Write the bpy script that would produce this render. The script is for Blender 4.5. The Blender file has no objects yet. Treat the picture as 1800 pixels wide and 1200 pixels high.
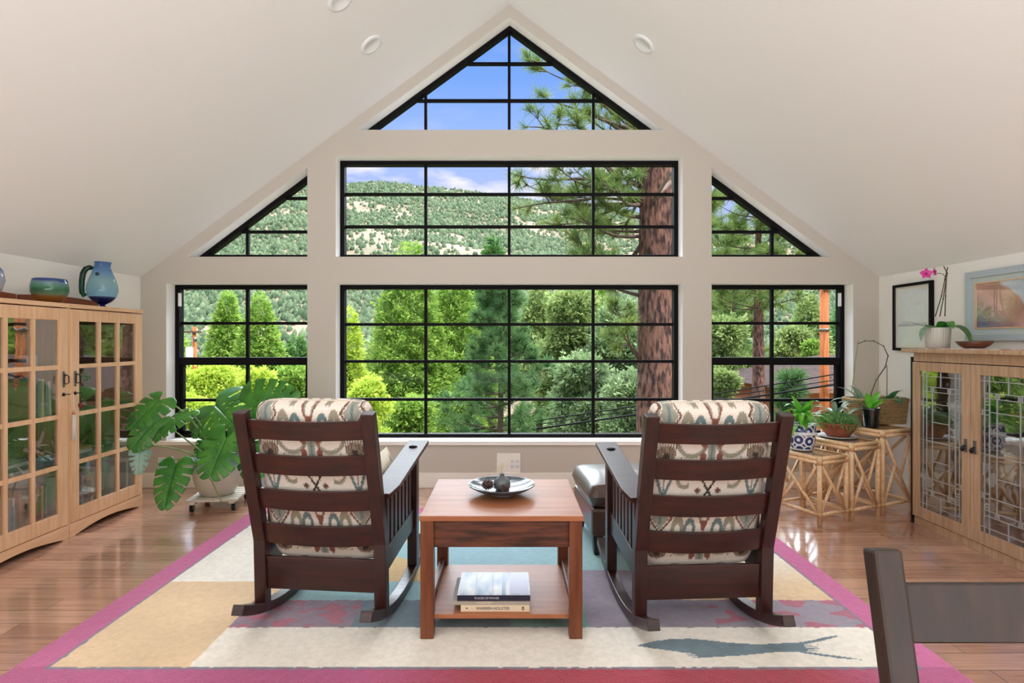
import bpy, math, random
import numpy as np
from mathutils import Vector, Matrix, noise as mnoise
from mathutils.geometry import tessellate_polygon

sc = bpy.context.scene
COL = sc.collection
PI = math.pi
rnd = random.Random(7)

# ------------------------------------------------------------------ camera
F, CX, CY, EYE = 1000.0, 896.0, 600.0, 1.3          # focal length in px, principal point, eye height
cam = bpy.data.cameras.new('camera'); camo = bpy.data.objects.new('camera', cam); COL.objects.link(camo)
cam.sensor_width = 36.0; cam.lens = 36.0 * F / 1800.0
cam.shift_x = (900 - CX) / 1800.0
cam.clip_end = 3000
camo.location = (0, 0, EYE); camo.rotation_euler = (PI / 2, 0, 0)
sc.camera = camo
sc.view_settings.view_transform = 'Standard'; sc.view_settings.look = 'None'
sc.view_settings.gamma = 1.0; sc.view_settings.use_curve_mapping = False
sc.view_settings.exposure = 0.2
sc.cycles.use_denoising = True
sc.cycles.max_bounces = 10; sc.cycles.transparent_max_bounces = 24
sc.cycles.diffuse_bounces = 5; sc.cycles.glossy_bounces = 4
sc.cycles.sample_clamp_indirect = 6.0
sc.cycles.caustics_reflective = False; sc.cycles.caustics_refractive = False

def lin(r, g, b, a=1.0):
    def f(c):
        c /= 255.0
        return c / 12.92 if c <= 0.04045 else ((c + 0.055) / 1.055) ** 2.4
    return (f(r), f(g), f(b), a)

# ------------------------------------------------------------------ sky
SKY_HIGH = 7.0      # how much brighter the hazy upper sky is than the sky near the horizon
w = bpy.data.worlds.new('world'); sc.world = w; w.use_nodes = True
nt = w.node_tree; nt.nodes.clear(); N = nt.nodes.new; L = nt.links.new
out = N('ShaderNodeOutputWorld'); bg = N('ShaderNodeBackground'); L(bg.outputs[0], out.inputs[0])
tc = N('ShaderNodeTexCoord'); sx = N('ShaderNodeSeparateXYZ'); L(tc.outputs['Generated'], sx.inputs[0])
ramp = N('ShaderNodeValToRGB'); L(sx.outputs['Z'], ramp.inputs[0])
cr = ramp.color_ramp
cr.elements[0].position = 0.0; cr.elements[0].color = lin(120, 135, 110)
cr.elements[1].position = 1.0; cr.elements[1].color = lin(232, 236, 244)
for p, c in ((0.02, (190, 200, 232)), (0.17, (178, 192, 238)), (0.26, (172, 190, 243)), (0.33, (158, 186, 246)), (0.42, (122, 165, 241)), (0.52, (104, 152, 234)), (0.6, (206, 218, 240)), (0.7, (232, 236, 244))):
    e = cr.elements.new(p); e.color = lin(*c)
mp = N('ShaderNodeMapping'); mp.inputs['Scale'].default_value = (5, 5, 17); L(tc.outputs['Generated'], mp.inputs[0])
nz = N('ShaderNodeTexNoise'); nz.inputs['Scale'].default_value = 1.35; nz.inputs['Detail'].default_value = 7; L(mp.outputs[0], nz.inputs[0])
cr2 = N('ShaderNodeValToRGB'); L(nz.outputs[0], cr2.inputs[0])
cr2.color_ramp.elements[0].position = 0.50; cr2.color_ramp.elements[0].color = (0, 0, 0, 1)
cr2.color_ramp.elements[1].position = 0.63; cr2.color_ramp.elements[1].color = (1, 1, 1, 1)
band = N('ShaderNodeValToRGB'); L(sx.outputs['Z'], band.inputs[0])
band.color_ramp.elements[0].position = 0.21; band.color_ramp.elements[0].color = (0, 0, 0, 1)
band.color_ramp.elements[1].position = 1.0; band.color_ramp.elements[1].color = (0.0, 0.0, 0.0, 1)
for p, v in ((0.245, 1), (0.29, 0.9), (0.33, 0.12), (0.5, 0.12)):
    e = band.color_ramp.elements.new(p); e.color = (v, v, v, 1)
mu = N('ShaderNodeMath'); mu.operation = 'MULTIPLY'; L(cr2.outputs[0], mu.inputs[0]); L(band.outputs[0], mu.inputs[1])
mx = N('ShaderNodeMix'); mx.data_type = 'RGBA'; L(mu.outputs[0], mx.inputs[0]); L(ramp.outputs[0], mx.inputs[6])
mx.inputs[7].default_value = lin(246, 240, 250)
L(mx.outputs[2], bg.inputs[0])
st = N('ShaderNodeMapRange'); st.interpolation_type = 'SMOOTHSTEP'
st.inputs['From Min'].default_value = 0.56; st.inputs['From Max'].default_value = 0.85
st.inputs['To Min'].default_value = 1.0; st.inputs['To Max'].default_value = SKY_HIGH
L(sx.outputs['Z'], st.inputs[0]); L(st.outputs[0], bg.inputs[1])

# ------------------------------------------------------------------ sun (behind the house, high on the right)
sd = bpy.data.lights.new('sun', 'SUN'); sd.energy = 3.8; sd.angle = 0.02; sd.color = (1.0, 0.95, 0.86)
so = bpy.data.objects.new('sun', sd); COL.objects.link(so)
so.rotation_euler = Vector((-0.72, 0.42, -0.95)).to_track_quat('-Z', 'Y').to_euler()
# unseen fill light without a fixture, added behind the camera to brighten the room
ad = bpy.data.lights.new('added_fill_light', 'AREA'); ad.shape = 'RECTANGLE'; ad.size = 6.2; ad.size_y = 2.3
ad.energy = 440; ad.color = (0.87, 0.94, 1.0)
ao = bpy.data.objects.new('added_fill_light', ad); COL.objects.link(ao); ao.location = (0, -2.4, 0.5)
ao.rotation_euler = (PI - 0.05, 0, 0)
# hazy bright sky in front of the gable, coming down through its windows
gd = bpy.data.lights.new('hazy_sky_light', 'SUN'); gd.energy = 8.0; gd.angle = 1.0; gd.color = (0.87, 0.94, 1.0)
go = bpy.data.objects.new('hazy_sky_light', gd); COL.objects.link(go)
go.rotation_euler = Vector((0.0, -0.85, -0.52)).to_track_quat('-Z', 'Y').to_euler()

# ------------------------------------------------------------------ helpers
def tag(o, label=None, cat=None, group=None, kind=None):
    if label: o['label'] = label
    if cat: o['category'] = cat
    if group: o['group'] = group
    if kind: o['kind'] = kind
    return o

def thing(name, label, cat, loc=(0, 0, 0), rz=0, group=None, kind=None):
    o = bpy.data.objects.new(name, None); COL.objects.link(o); o.empty_display_size = 0.05
    o.location = loc; o.rotation_euler = (0, 0, rz)
    return tag(o, label, cat, group, kind)

def kids(o): return [c for c in bpy.data.objects if c.parent == o]
def copy_tree(o, parent=None):
    c = o.copy(); COL.objects.link(c)
    c.parent = parent
    for ch in kids(o):
        if ch != c: copy_tree(ch, c)
    return c

def P(px, py, Y):
    return Vector(((px - CX) / F * Y, Y, EYE - (py - CY) / F * Y))

class MB:
    def __init__(s): s.v = []; s.f = []; s.sm = []; s.mi = []
    def add(s, vs, fs, smooth=False, mi=0):
        o = len(s.v); s.v += [tuple(x) for x in vs]
        for f in fs: s.f.append(tuple(i + o for i in f)); s.sm.append(smooth); s.mi.append(mi)
        return s
    def box(s, x0, x1, y0, y1, z0, z1, mi=0, M=None):
        vs = [Vector((x, y, z)) for z in (z0, z1) for y in (y0, y1) for x in (x0, x1)]
        if M: vs = [M @ q for q in vs]
        return s.add(vs, [(0, 2, 3, 1), (4, 5, 7, 6), (0, 1, 5, 4), (2, 6, 7, 3), (0, 4, 6, 2), (1, 3, 7, 5)], False, mi)
    def bar(s, p, q, wd, ht, side=(1, 0, 0), mi=0):
        """box from p to q; wd measured along side, ht along the third axis"""
        p, q = Vector(p), Vector(q); d = (q - p).normalized(); a = Vector(side)
        a = (a - d * a.dot(d)).normalized(); b = d.cross(a)
        vs = [c + a * i * wd / 2 + b * j * ht / 2 for c in (p, q) for i, j in ((-1, -1), (1, -1), (1, 1), (-1, 1))]
        return s.add(vs, [(3, 2, 1, 0), (4, 5, 6, 7), (0, 1, 5, 4), (1, 2, 6, 5), (2, 3, 7, 6), (3, 0, 4, 7)], False, mi)
    def sweep(s, path, prof, side=(1, 0, 0), mi=0, smooth=False):
        """sweep a closed 2-D profile (a along side, b across) along a path"""
        path = [Vector(p) for p in path]; n = len(prof); vs = []; fs = []
        for i, p in enumerate(path):
            d = (path[min(i + 1, len(path) - 1)] - path[max(i - 1, 0)]).normalized()
            a = Vector(side); a = (a - d * a.dot(d)).normalized(); b = d.cross(a)
            vs += [p + a * u + b * v for u, v in prof]
        for i in range(len(path) - 1):
            for k in range(n):
                fs.append((i * n + k, i * n + (k + 1) % n, (i + 1) * n + (k + 1) % n, (i + 1) * n + k))
        fs.append(tuple(reversed(range(n)))); fs.append(tuple(range((len(path) - 1) * n, len(path) * n)))
        return s.add(vs, fs, smooth, mi)
    def tube(s, path, r, n=8, mi=0):
        path = [Vector(p) for p in path]
        rs = r if isinstance(r, (list, tuple)) else [r] * len(path)
        vs = []; fs = []; a = None
        for i, p in enumerate(path):
            d = (path[min(i + 1, len(path) - 1)] - path[max(i - 1, 0)])
            d = d.normalized() if d.length > 1e-9 else Vector((0, 0, 1))
            if a is None: a = Vector((1, 0, 0)) if abs(d.x) < .8 else Vector((0, 1, 0))
            a = (a - d * a.dot(d)).normalized(); b = d.cross(a)
            vs += [p + (a * math.cos(t) + b * math.sin(t)) * rs[i] for t in [2 * PI * k / n for k in range(n)]]
        for i in range(len(path) - 1):
            for k in range(n):
                fs.append((i * n + k, i * n + (k + 1) % n, (i + 1) * n + (k + 1) % n, (i + 1) * n + k))
        fs.append(tuple(reversed(range(n)))); fs.append(tuple(range((len(path) - 1) * n, len(path) * n)))
        return s.add(vs, fs, True, mi)
    def lathe(s, prof, c=(0, 0, 0), n=32, mi=0, sx=1, sy=1, wob=None):
        vs = []; fs = []; m = len(prof)
        for k in range(n):
            t = 2 * PI * k / n
            for j, (r, z) in enumerate(prof):
                rr = r * (wob(t, z) if wob else 1)
                vs.append((c[0] + rr * math.cos(t) * sx, c[1] + rr * math.sin(t) * sy, c[2] + z))
        for k in range(n):
            k2 = (k + 1) % n
            for j in range(m - 1):
                fs.append((k * m + j, k2 * m + j, k2 * m + j + 1, k * m + j + 1))
        if prof[0][0] > 1e-6: fs.append(tuple(reversed([k * m for k in range(n)])))
        if prof[-1][0] > 1e-6: fs.append(tuple(k * m + m - 1 for k in range(n)))
        return s.add(vs, fs, True, mi)
    def prism(s, poly, a, b, axis='y', mi=0):
        """extrude a polygon given in the other two axes between a and b"""
        def mk(u, v, t):
            return (u, t, v) if axis == 'y' else ((t, u, v) if axis == 'x' else (u, v, t))
        n = len(poly)
        vs = [mk(u, v, a) for u, v in poly] + [mk(u, v, b) for u, v in poly]
        fs = [tuple(range(n)), tuple(reversed(range(n, 2 * n)))] + [(i, i + n, (i + 1) % n + n, (i + 1) % n) for i in range(n)]
        return s.add(vs, fs, False, mi)
    def ball(s, c, r, n=12, m=8, mi=0, sc3=(1, 1, 1)):
        prof = [(max(1e-7, r * math.sin(PI * j / m)), -r * math.cos(PI * j / m)) for j in range(m + 1)]
        o = len(s.v); s.lathe(prof, (0, 0, 0), n, mi)
        for i in range(o, len(s.v)):
            x, y, z = s.v[i]; s.v[i] = (c[0] + x * sc3[0], c[1] + y * sc3[1], c[2] + z * sc3[2])
        return s
    def build(s, name, mats, parent=None, bevel=0, loc=None, rot=None):
        me = bpy.data.meshes.new(name); me.from_pydata(s.v, [], s.f)
        if not isinstance(mats, (list, tuple)): mats = [mats]
        for m in mats: me.materials.append(m)
        me.polygons.foreach_set('use_smooth', s.sm); me.polygons.foreach_set('material_index', s.mi); me.update()
        import bmesh
        bm = bmesh.new(); bm.from_mesh(me); bmesh.ops.recalc_face_normals(bm, faces=bm.faces); bm.to_mesh(me); bm.free()
        o = bpy.data.objects.new(name, me); COL.objects.link(o)
        if parent: o.parent = parent
        if loc: o.location = loc
        if rot: o.rotation_euler = rot
        if bevel:
            b = o.modifiers.new('bevel', 'BEVEL'); b.width = bevel; b.segments = 2; b.limit_method = 'ANGLE'; b.angle_limit = 0.9
        return o

def np_mesh(name, V, Q, mats, parent=None, tone=None, smooth=False, color=None):
    """fast mesh of quads (or triangles) from numpy arrays"""
    V = np.asarray(V, dtype=np.float32); Q = np.asarray(Q, dtype=np.int32)
    me = bpy.data.meshes.new(name); k = Q.shape[1]
    me.vertices.add(len(V)); me.vertices.foreach_set('co', V.ravel())
    me.loops.add(Q.size); me.loops.foreach_set('vertex_index', Q.ravel())
    me.polygons.add(len(Q)); me.polygons.foreach_set('loop_start', np.arange(0, Q.size, k, dtype=np.int32))
    me.update(calc_edges=True); me.validate()
    if smooth: me.polygons.foreach_set('use_smooth', [True] * len(me.polygons))
    if tone is not None:
        a = me.attributes.new('tone', 'FLOAT', 'POINT'); a.data.foreach_set('value', np.asarray(tone, dtype=np.float32))
    if color is not None:
        a = me.attributes.new('Col', 'FLOAT_COLOR', 'POINT'); a.data.foreach_set('color', np.asarray(color, dtype=np.float32).ravel())
    if not isinstance(mats, (list, tuple)): mats = [mats]
    for m in mats: me.materials.append(m)
    o = bpy.data.objects.new(name, me); COL.objects.link(o)
    if parent: o.parent = parent
    return o

# ------------------------------------------------------------------ materials
def newmat(name):
    m = bpy.data.materials.new(name); m.use_nodes = True; t = m.node_tree; t.nodes.clear()
    o = t.nodes.new('ShaderNodeOutputMaterial'); b = t.nodes.new('ShaderNodeBsdfPrincipled'); t.links.new(b.outputs[0], o.inputs[0])
    return m, t, b, o

def mat(name, c, rough=0.5, metal=0.0, c2=None, scale=8, stretch=(1, 1, 1), detail=4, lo=.35, hi=.65, bump=0, bscale=None, bdist=0.002, spec=None, trans=0, coat=0, sheen=0):
    m, t, b, o = newmat(name); N = t.nodes.new; L = t.links.new
    b.inputs['Base Color'].default_value = lin(*c); b.inputs['Roughness'].default_value = rough; b.inputs['Metallic'].default_value = metal
    if spec is not None: b.inputs['Specular IOR Level'].default_value = spec
    if coat: b.inputs['Coat Weight'].default_value = coat; b.inputs['Coat Roughness'].default_value = 0.1
    if sheen: b.inputs['Sheen Weight'].default_value = sheen
    if c2 or bump:
        tc = N('ShaderNodeTexCoord'); mp = N('ShaderNodeMapping'); mp.inputs['Scale'].default_value = stretch; L(tc.outputs['Object'], mp.inputs[0])
    if c2:
        nz = N('ShaderNodeTexNoise'); nz.inputs['Scale'].default_value = scale; nz.inputs['Detail'].default_value = detail; L(mp.outputs[0], nz.inputs[0])
        r = N('ShaderNodeValToRGB'); L(nz.outputs[0], r.inputs[0]); L(r.outputs[0], b.inputs['Base Color'])
        r.color_ramp.elements[0].position = lo; r.color_ramp.elements[0].color = lin(*c)
        r.color_ramp.elements[1].position = hi; r.color_ramp.elements[1].color = lin(*c2)
    if bump:
        n2 = N('ShaderNodeTexNoise'); n2.inputs['Scale'].default_value = bscale or scale; n2.inputs['Detail'].default_value = 5; L(mp.outputs[0], n2.inputs[0])
        bp = N('ShaderNodeBump'); bp.inputs['Strength'].default_value = bump; bp.inputs['Distance'].default_value = bdist
        L(n2.outputs[0], bp.inputs['Height']); L(bp.outputs[0], b.inputs['Normal'])
    return m

def leafmat(name, c, c2, trans=0.35, rough=0.45, tone=True, scale=3, spec=0.4):
    m, t, b, o = newmat(name); N = t.nodes.new; L = t.links.new
    if tone:
        a = N('ShaderNodeAttribute'); a.attribute_name = 'tone'; src = a.outputs['Fac']
    else:
        tc = N('ShaderNodeTexCoord'); a = N('ShaderNodeTexNoise'); a.inputs['Scale'].default_value = scale; L(tc.outputs['Object'], a.inputs[0]); src = a.outputs[0]
    r = N('ShaderNodeValToRGB'); L(src, r.inputs[0])
    r.color_ramp.elements[0].color = lin(*c); r.color_ramp.elements[1].color = lin(*c2)
    if not tone: r.color_ramp.elements[0].position = .3; r.color_ramp.elements[1].position = .7
    L(r.outputs[0], b.inputs['Base Color']); b.inputs['Roughness'].default_value = rough; b.inputs['Specular IOR Level'].default_value = spec
    tr = N('ShaderNodeBsdfTranslucent'); L(r.outputs[0], tr.inputs[0])
    ms = N('ShaderNodeMixShader'); ms.inputs[0].default_value = trans; L(b.outputs[0], ms.inputs[1]); L(tr.outputs[0], ms.inputs[2]); L(ms.outputs[0], o.inputs[0])
    return m

def attrmat(name, rough=0.9, nscale=40, namt=0.12, bump=0.5, bscale=220, bdist=0.004, sheen=0.2):
    m, t, b, o = newmat(name); N = t.nodes.new; L = t.links.new
    a = N('ShaderNodeAttribute'); a.attribute_name = 'Col'
    tc = N('ShaderNodeTexCoord'); nz = N('ShaderNodeTexNoise'); nz.inputs['Scale'].default_value = nscale; nz.inputs['Detail'].default_value = 6; L(tc.outputs['Object'], nz.inputs[0])
    mr = N('ShaderNodeMapRange'); mr.inputs[1].default_value = .3; mr.inputs[2].default_value = .7; mr.inputs[3].default_value = 1 - namt * 1.6; mr.inputs[4].default_value = 1 + namt
    L(nz.outputs[0], mr.inputs[0])
    mx = N('ShaderNodeVectorMath'); mx.operation = 'SCALE'; L(a.outputs['Color'], mx.inputs[0]); L(mr.outputs[0], mx.inputs['Scale'])
    L(mx.outputs[0], b.inputs['Base Color']); b.inputs['Roughness'].default_value = rough; b.inputs['Specular IOR Level'].default_value = .15; b.inputs['Sheen Weight'].default_value = sheen
    n2 = N('ShaderNodeTexNoise'); n2.inputs['Scale'].default_value = bscale; n2.inputs['Detail'].default_value = 3; L(tc.outputs['Object'], n2.inputs[0])
    bp = N('ShaderNodeBump'); bp.inputs['Strength'].default_value = bump; bp.inputs['Distance'].default_value = bdist; L(n2.outputs[0], bp.inputs['Height']); L(bp.outputs[0], b.inputs['Normal'])
    return m

def paneglass(name, tint=(1, 1, 1), refl=None, ior=.05, rough=0.0, wavy=0):
    m = bpy.data.materials.new(name); m.use_nodes = True; t = m.node_tree; t.nodes.clear(); N = t.nodes.new; L = t.links.new
    o = N('ShaderNodeOutputMaterial'); a = N('ShaderNodeBsdfTransparent'); a.inputs[0].default_value = (*tint, 1)
    g = N('ShaderNodeBsdfGlossy'); g.inputs['Roughness'].default_value = rough
    ms = N('ShaderNodeMixShader'); L(a.outputs[0], ms.inputs[1]); L(g.outputs[0], ms.inputs[2]); L(ms.outputs[0], o.inputs[0])
    if refl is not None: ms.inputs[0].default_value = refl
    else:
        lw = N('ShaderNodeLayerWeight'); lw.inputs[0].default_value = .5; pw = N('ShaderNodeMath'); pw.operation = 'POWER'; pw.inputs[1].default_value = 3; L(lw.outputs['Facing'], pw.inputs[0])
        f = N('ShaderNodeMath'); f.operation = 'MULTIPLY_ADD'; f.inputs[1].default_value = .7; f.inputs[2].default_value = ior; L(pw.outputs[0], f.inputs[0]); L(f.outputs[0], ms.inputs[0])
    if wavy:
        tc = N('ShaderNodeTexCoord'); nz = N('ShaderNodeTexNoise'); nz.inputs['Scale'].default_value = 7; L(tc.outputs['Object'], nz.inputs[0])
        bp = N('ShaderNodeBump'); bp.inputs['Strength'].default_value = wavy; bp.inputs['Distance'].default_value = .01; L(nz.outputs[0], bp.inputs['Height']); L(bp.outputs[0], g.inputs['Normal'])
    return m

def artglass(name, stops, op=0.5, z0=0, z1=1, noise=0.04):
    """tinted glass whose colour runs in bands up the vessel (object z between z0 and z1)"""
    m = bpy.data.materials.new(name); m.use_nodes = True; t = m.node_tree; t.nodes.clear(); N = t.nodes.new; L = t.links.new
    o = N('ShaderNodeOutputMaterial'); tc = N('ShaderNodeTexCoord'); sp = N('ShaderNodeSeparateXYZ'); L(tc.outputs['Object'], sp.inputs[0])
    nz = N('ShaderNodeTexNoise'); nz.inputs['Scale'].default_value = 9; L(tc.outputs['Object'], nz.inputs[0])
    ma = N('ShaderNodeMath'); ma.operation = 'MULTIPLY_ADD'; ma.inputs[1].default_value = noise; L(nz.outputs[0], ma.inputs[0]); L(sp.outputs[2], ma.inputs[2])
    mr = N('ShaderNodeMapRange'); mr.inputs[1].default_value = z0 + noise / 2; mr.inputs[2].default_value = z1 + noise / 2; L(ma.outputs[0], mr.inputs[0])
    r = N('ShaderNodeValToRGB'); L(mr.outputs[0], r.inputs[0])
    e = r.color_ramp.elements; e[0].position = stops[0][0]; e[0].color = lin(*stops[0][1]); e[1].position = stops[-1][0]; e[1].color = lin(*stops[-1][1])
    for p, c in stops[1:-1]: q = e.new(p); q.color = lin(*c)
    a = N('ShaderNodeBsdfTransparent'); L(r.outputs[0], a.inputs[0]); d = N('ShaderNodeBsdfTranslucent'); L(r.outputs[0], d.inputs[0])
    d2 = N('ShaderNodeBsdfDiffuse'); L(r.outputs[0], d2.inputs[0])
    m0 = N('ShaderNodeMixShader'); m0.inputs[0].default_value = .5; L(d.outputs[0], m0.inputs[1]); L(d2.outputs[0], m0.inputs[2])
    m1 = N('ShaderNodeMixShader'); m1.inputs[0].default_value = op; L(a.outputs[0], m1.inputs[1]); L(m0.outputs[0], m1.inputs[2])
    g = N('ShaderNodeBsdfGlossy'); g.inputs['Roughness'].default_value = .03; lw = N('ShaderNodeLayerWeight'); lw.inputs[0].default_value = .5; pw = N('ShaderNodeMath'); pw.operation = 'POWER'; pw.inputs[1].default_value = 4; L(lw.outputs['Facing'], pw.inputs[0]); f = N('ShaderNodeMath'); f.operation = 'MULTIPLY_ADD'; f.inputs[1].default_value = .6; f.inputs[2].default_value = .04; L(pw.outputs[0], f.inputs[0])
    m2 = N('ShaderNodeMixShader'); L(f.outputs[0], m2.inputs[0]); L(m1.outputs[0], m2.inputs[1]); L(g.outputs[0], m2.inputs[2]); L(m2.outputs[0], o.inputs[0])
    return m

def woodfloor():
    m, t, b, o = newmat('hardwood_floor'); N = t.nodes.new; L = t.links.new
    tc = N('ShaderNodeTexCoord')
    br = N('ShaderNodeTexBrick'); L(tc.outputs['Object'], br.inputs[0])
    br.inputs['Scale'].default_value = 1.0; br.inputs['Brick Width'].default_value = 0.95; br.inputs['Row Height'].default_value = 0.125
    br.inputs['Mortar Size'].default_value = 0.0016; br.inputs['Bias'].default_value = 0.0; br.offset = 0.37; br.squash = 1
    br.inputs['Color1'].default_value = lin(200, 154, 130); br.inputs['Color2'].default_value = lin(172, 126, 104); br.inputs['Mortar'].default_value = lin(104, 72, 56)
    mp = N('ShaderNodeMapping'); mp.inputs['Scale'].default_value = (1.2, 22, 1); L(tc.outputs['Object'], mp.inputs[0])
    nz = N('ShaderNodeTexNoise'); nz.inputs['Scale'].default_value = 2.2; nz.inputs['Detail'].default_value = 6; L(mp.outputs[0], nz.inputs[0])
    r = N('ShaderNodeValToRGB'); L(nz.outputs[0], r.inputs[0]); r.color_ramp.elements[0].position = .3; r.color_ramp.elements[0].color = (.72, .7, .68, 1); r.color_ramp.elements[1].position = .7; r.color_ramp.elements[1].color = (1.12, 1.12, 1.12, 1)
    mx = N('ShaderNodeVectorMath'); mx.operation = 'MULTIPLY'; L(br.outputs[0], mx.inputs[0]); L(r.outputs[0], mx.inputs[1]); L(mx.outputs[0], b.inputs['Base Color'])
    b.inputs['Roughness'].default_value = .22; b.inputs['Coat Weight'].default_value = 1.0; b.inputs['Coat IOR'].default_value = 1.65; b.inputs['Coat Roughness'].default_value = .10
    n2 = N('ShaderNodeTexNoise'); n2.inputs['Scale'].default_value = 3.5; L(tc.outputs['Object'], n2.inputs[0])
    bp = N('ShaderNodeBump'); bp.inputs['Strength'].default_value = .1; bp.inputs['Distance'].default_value = .01; L(n2.outputs[0], bp.inputs['Height'])
    bp2 = N('ShaderNodeBump'); bp2.invert = True; bp2.inputs['Strength'].default_value = .35; bp2.inputs['Distance'].default_value = .002; L(br.outputs['Fac'], bp2.inputs['Height']); L(bp.outputs[0], bp2.inputs['Normal'])
    L(bp2.outputs[0], b.inputs['Normal']); L(bp2.outputs[0], b.inputs['Coat Normal'])
    return m

def wood(name, c, c2, rough=.35, stretch=(30, 30, 2), scale=1.6, coat=.15, lo=.3, hi=.7, spec=.35, cior=1.5):
    m = _wood(name, c, c2, rough, stretch, scale, coat, lo, hi, spec); b = m.node_tree.nodes['Principled BSDF'] if 'Principled BSDF' in m.node_tree.nodes else None
    if b: b.inputs['Coat IOR'].default_value = cior; b.inputs['Coat Roughness'].default_value = .22
    return m
def _wood(name, c, c2, rough, stretch, scale, coat, lo, hi, spec):
    return mat(name, c, rough, c2=c2, scale=scale, stretch=stretch, detail=7, lo=lo, hi=hi, coat=coat, bump=.08, bscale=3, spec=spec)

M = dict(
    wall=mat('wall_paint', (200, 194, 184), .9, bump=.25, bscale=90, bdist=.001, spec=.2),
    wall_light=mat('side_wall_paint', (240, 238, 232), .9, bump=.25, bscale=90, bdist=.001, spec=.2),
    ceil=mat('ceiling_paint', (238, 237, 234), .92, bump=.3, bscale=70, bdist=.0015, spec=.15),
    trim=mat('white_trim', (244, 241, 234), .5),
    reveal=mat('white_reveal', (250, 249, 246), .8, spec=.2),
    black=mat('black_frame', (14, 13, 14), .6, spec=.12),
    floor=woodfloor(),
    glass=paneglass('window_glass', (.98, .99, .99), refl=.0015),
    cabglass=paneglass('bookcase_glass', (.97, .98, .98), ior=.24, wavy=.05),
    leadglass=paneglass('leaded_glass', (.95, .97, .97), ior=.22, wavy=.1),
    mahog=wood('dark_mahogany', (32, 10, 8), (60, 22, 15), .42, stretch=(3, 30, 30), coat=.3, cior=1.5),
    mahog_v=wood('dark_mahogany_upright', (30, 10, 9), (54, 20, 15), .42, coat=.3, cior=1.5),
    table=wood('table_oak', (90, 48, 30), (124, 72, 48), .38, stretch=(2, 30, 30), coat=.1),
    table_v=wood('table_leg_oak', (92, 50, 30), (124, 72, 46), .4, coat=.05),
    tabletop=wood('lit_table_top_oak', (146, 88, 58), (172, 112, 78), .42, stretch=(1.5, 14, 8), coat=.0, spec=.3),  # paler than the legs: window light on the top put into the colour
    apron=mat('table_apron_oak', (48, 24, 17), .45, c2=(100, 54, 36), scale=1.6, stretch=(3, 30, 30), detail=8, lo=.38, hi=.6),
    oak=wood('honey_oak', (216, 168, 126), (234, 194, 156), .4, coat=.1),
    oak_h=wood('honey_oak_rail', (216, 168, 126), (234, 194, 156), .4, stretch=(30, 2, 30), coat=.1),
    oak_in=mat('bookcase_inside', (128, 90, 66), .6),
    redoak=wood('red_oak_gallery', (128, 66, 42), (156, 84, 56), .45, stretch=(30, 2, 30)),
    ash=wood('brown_oak', (168, 134, 104), (194, 164, 134), .38, coat=.15),
    ash_in=mat('china_cabinet_inside', (128, 122, 118), .6),
    lead=mat('lead_came', (186, 188, 188), .4, .35),
    iron=mat('dark_iron', (38, 36, 38), .4, .7),
    pewter=mat('pewter', (120, 118, 116), .4, .8),
    walnut=wood('dining_walnut', (34, 20, 14), (50, 31, 22), .5),
    leather=mat('brown_leather', (72, 46, 34), .36, bump=.25, bscale=60, bdist=.002, spec=.6, coat=.2),
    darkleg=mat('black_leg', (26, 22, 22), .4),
    rattan=mat('rattan', (222, 182, 136), .42, c2=(240, 208, 166), scale=6, stretch=(6, 6, 6), coat=.2),
    rattan_bind=mat('rattan_binding', (204, 160, 116), .5),
    ttop=mat('table_inset', (150, 118, 92), .08, coat=.6),
    terra=mat('terracotta', (168, 92, 62), .7, c2=(146, 76, 50), scale=9),
    blackpot=mat('black_glaze', (14, 20, 22), .12, coat=.5),
    white=mat('white_ceramic', (236, 238, 238), .3, coat=.3),
    soil=mat('soil', (58, 42, 32), .95, c2=(90, 66, 48), scale=60),
    paper=mat('book_pages', (232, 226, 212), .8),
    stem=mat('green_stem', (136, 160, 96), .5, c2=(104, 130, 70), scale=12),
    darkstem=mat('dark_stem', (74, 66, 48), .6),
    monst=leafmat('monstera_leaf', (54, 128, 46), (92, 166, 64), .28, .28, tone=False, scale=9, spec=.6),
    monst_pale=leafmat('monstera_leaf_underside', (150, 190, 178), (180, 212, 198), .3, .35, tone=False, scale=9),
    lime=leafmat('bright_green_leaf', (78, 168, 44), (128, 206, 70), .35, .35, tone=False, scale=14),
    greyleaf=leafmat('grey_green_leaf', (104, 136, 112), (150, 176, 150), .2, .4, tone=False, scale=14),
    darkleaf=leafmat('deep_green_leaf', (46, 104, 58), (84, 140, 84), .2, .3, tone=False, scale=14),
    moss=leafmat('trailing_green', (86, 142, 76), (158, 196, 130), .3, .5),
    magenta=leafmat('magenta_petal', (196, 40, 140), (232, 90, 176), .3, .5, tone=False, scale=30),
    feather=mat('dry_feather', (190, 176, 140), .8),
)
# ================================================================== ROOM SHELL
YW = 5.06; YF = 5.22; HW = 3.285; KNEE = 1.872; RIDGE = 4.294; SILL = 0.418; YB = -3.6
SL = (RIDGE - KNEE) / HW
def struct(o): o['kind'] = 'structure'; return o

fl = MB(); fl.box(-HW - .1, HW + .1, YB, YW + .2, -.12, 0); struct(fl.build('floor', M['floor']))

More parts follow.
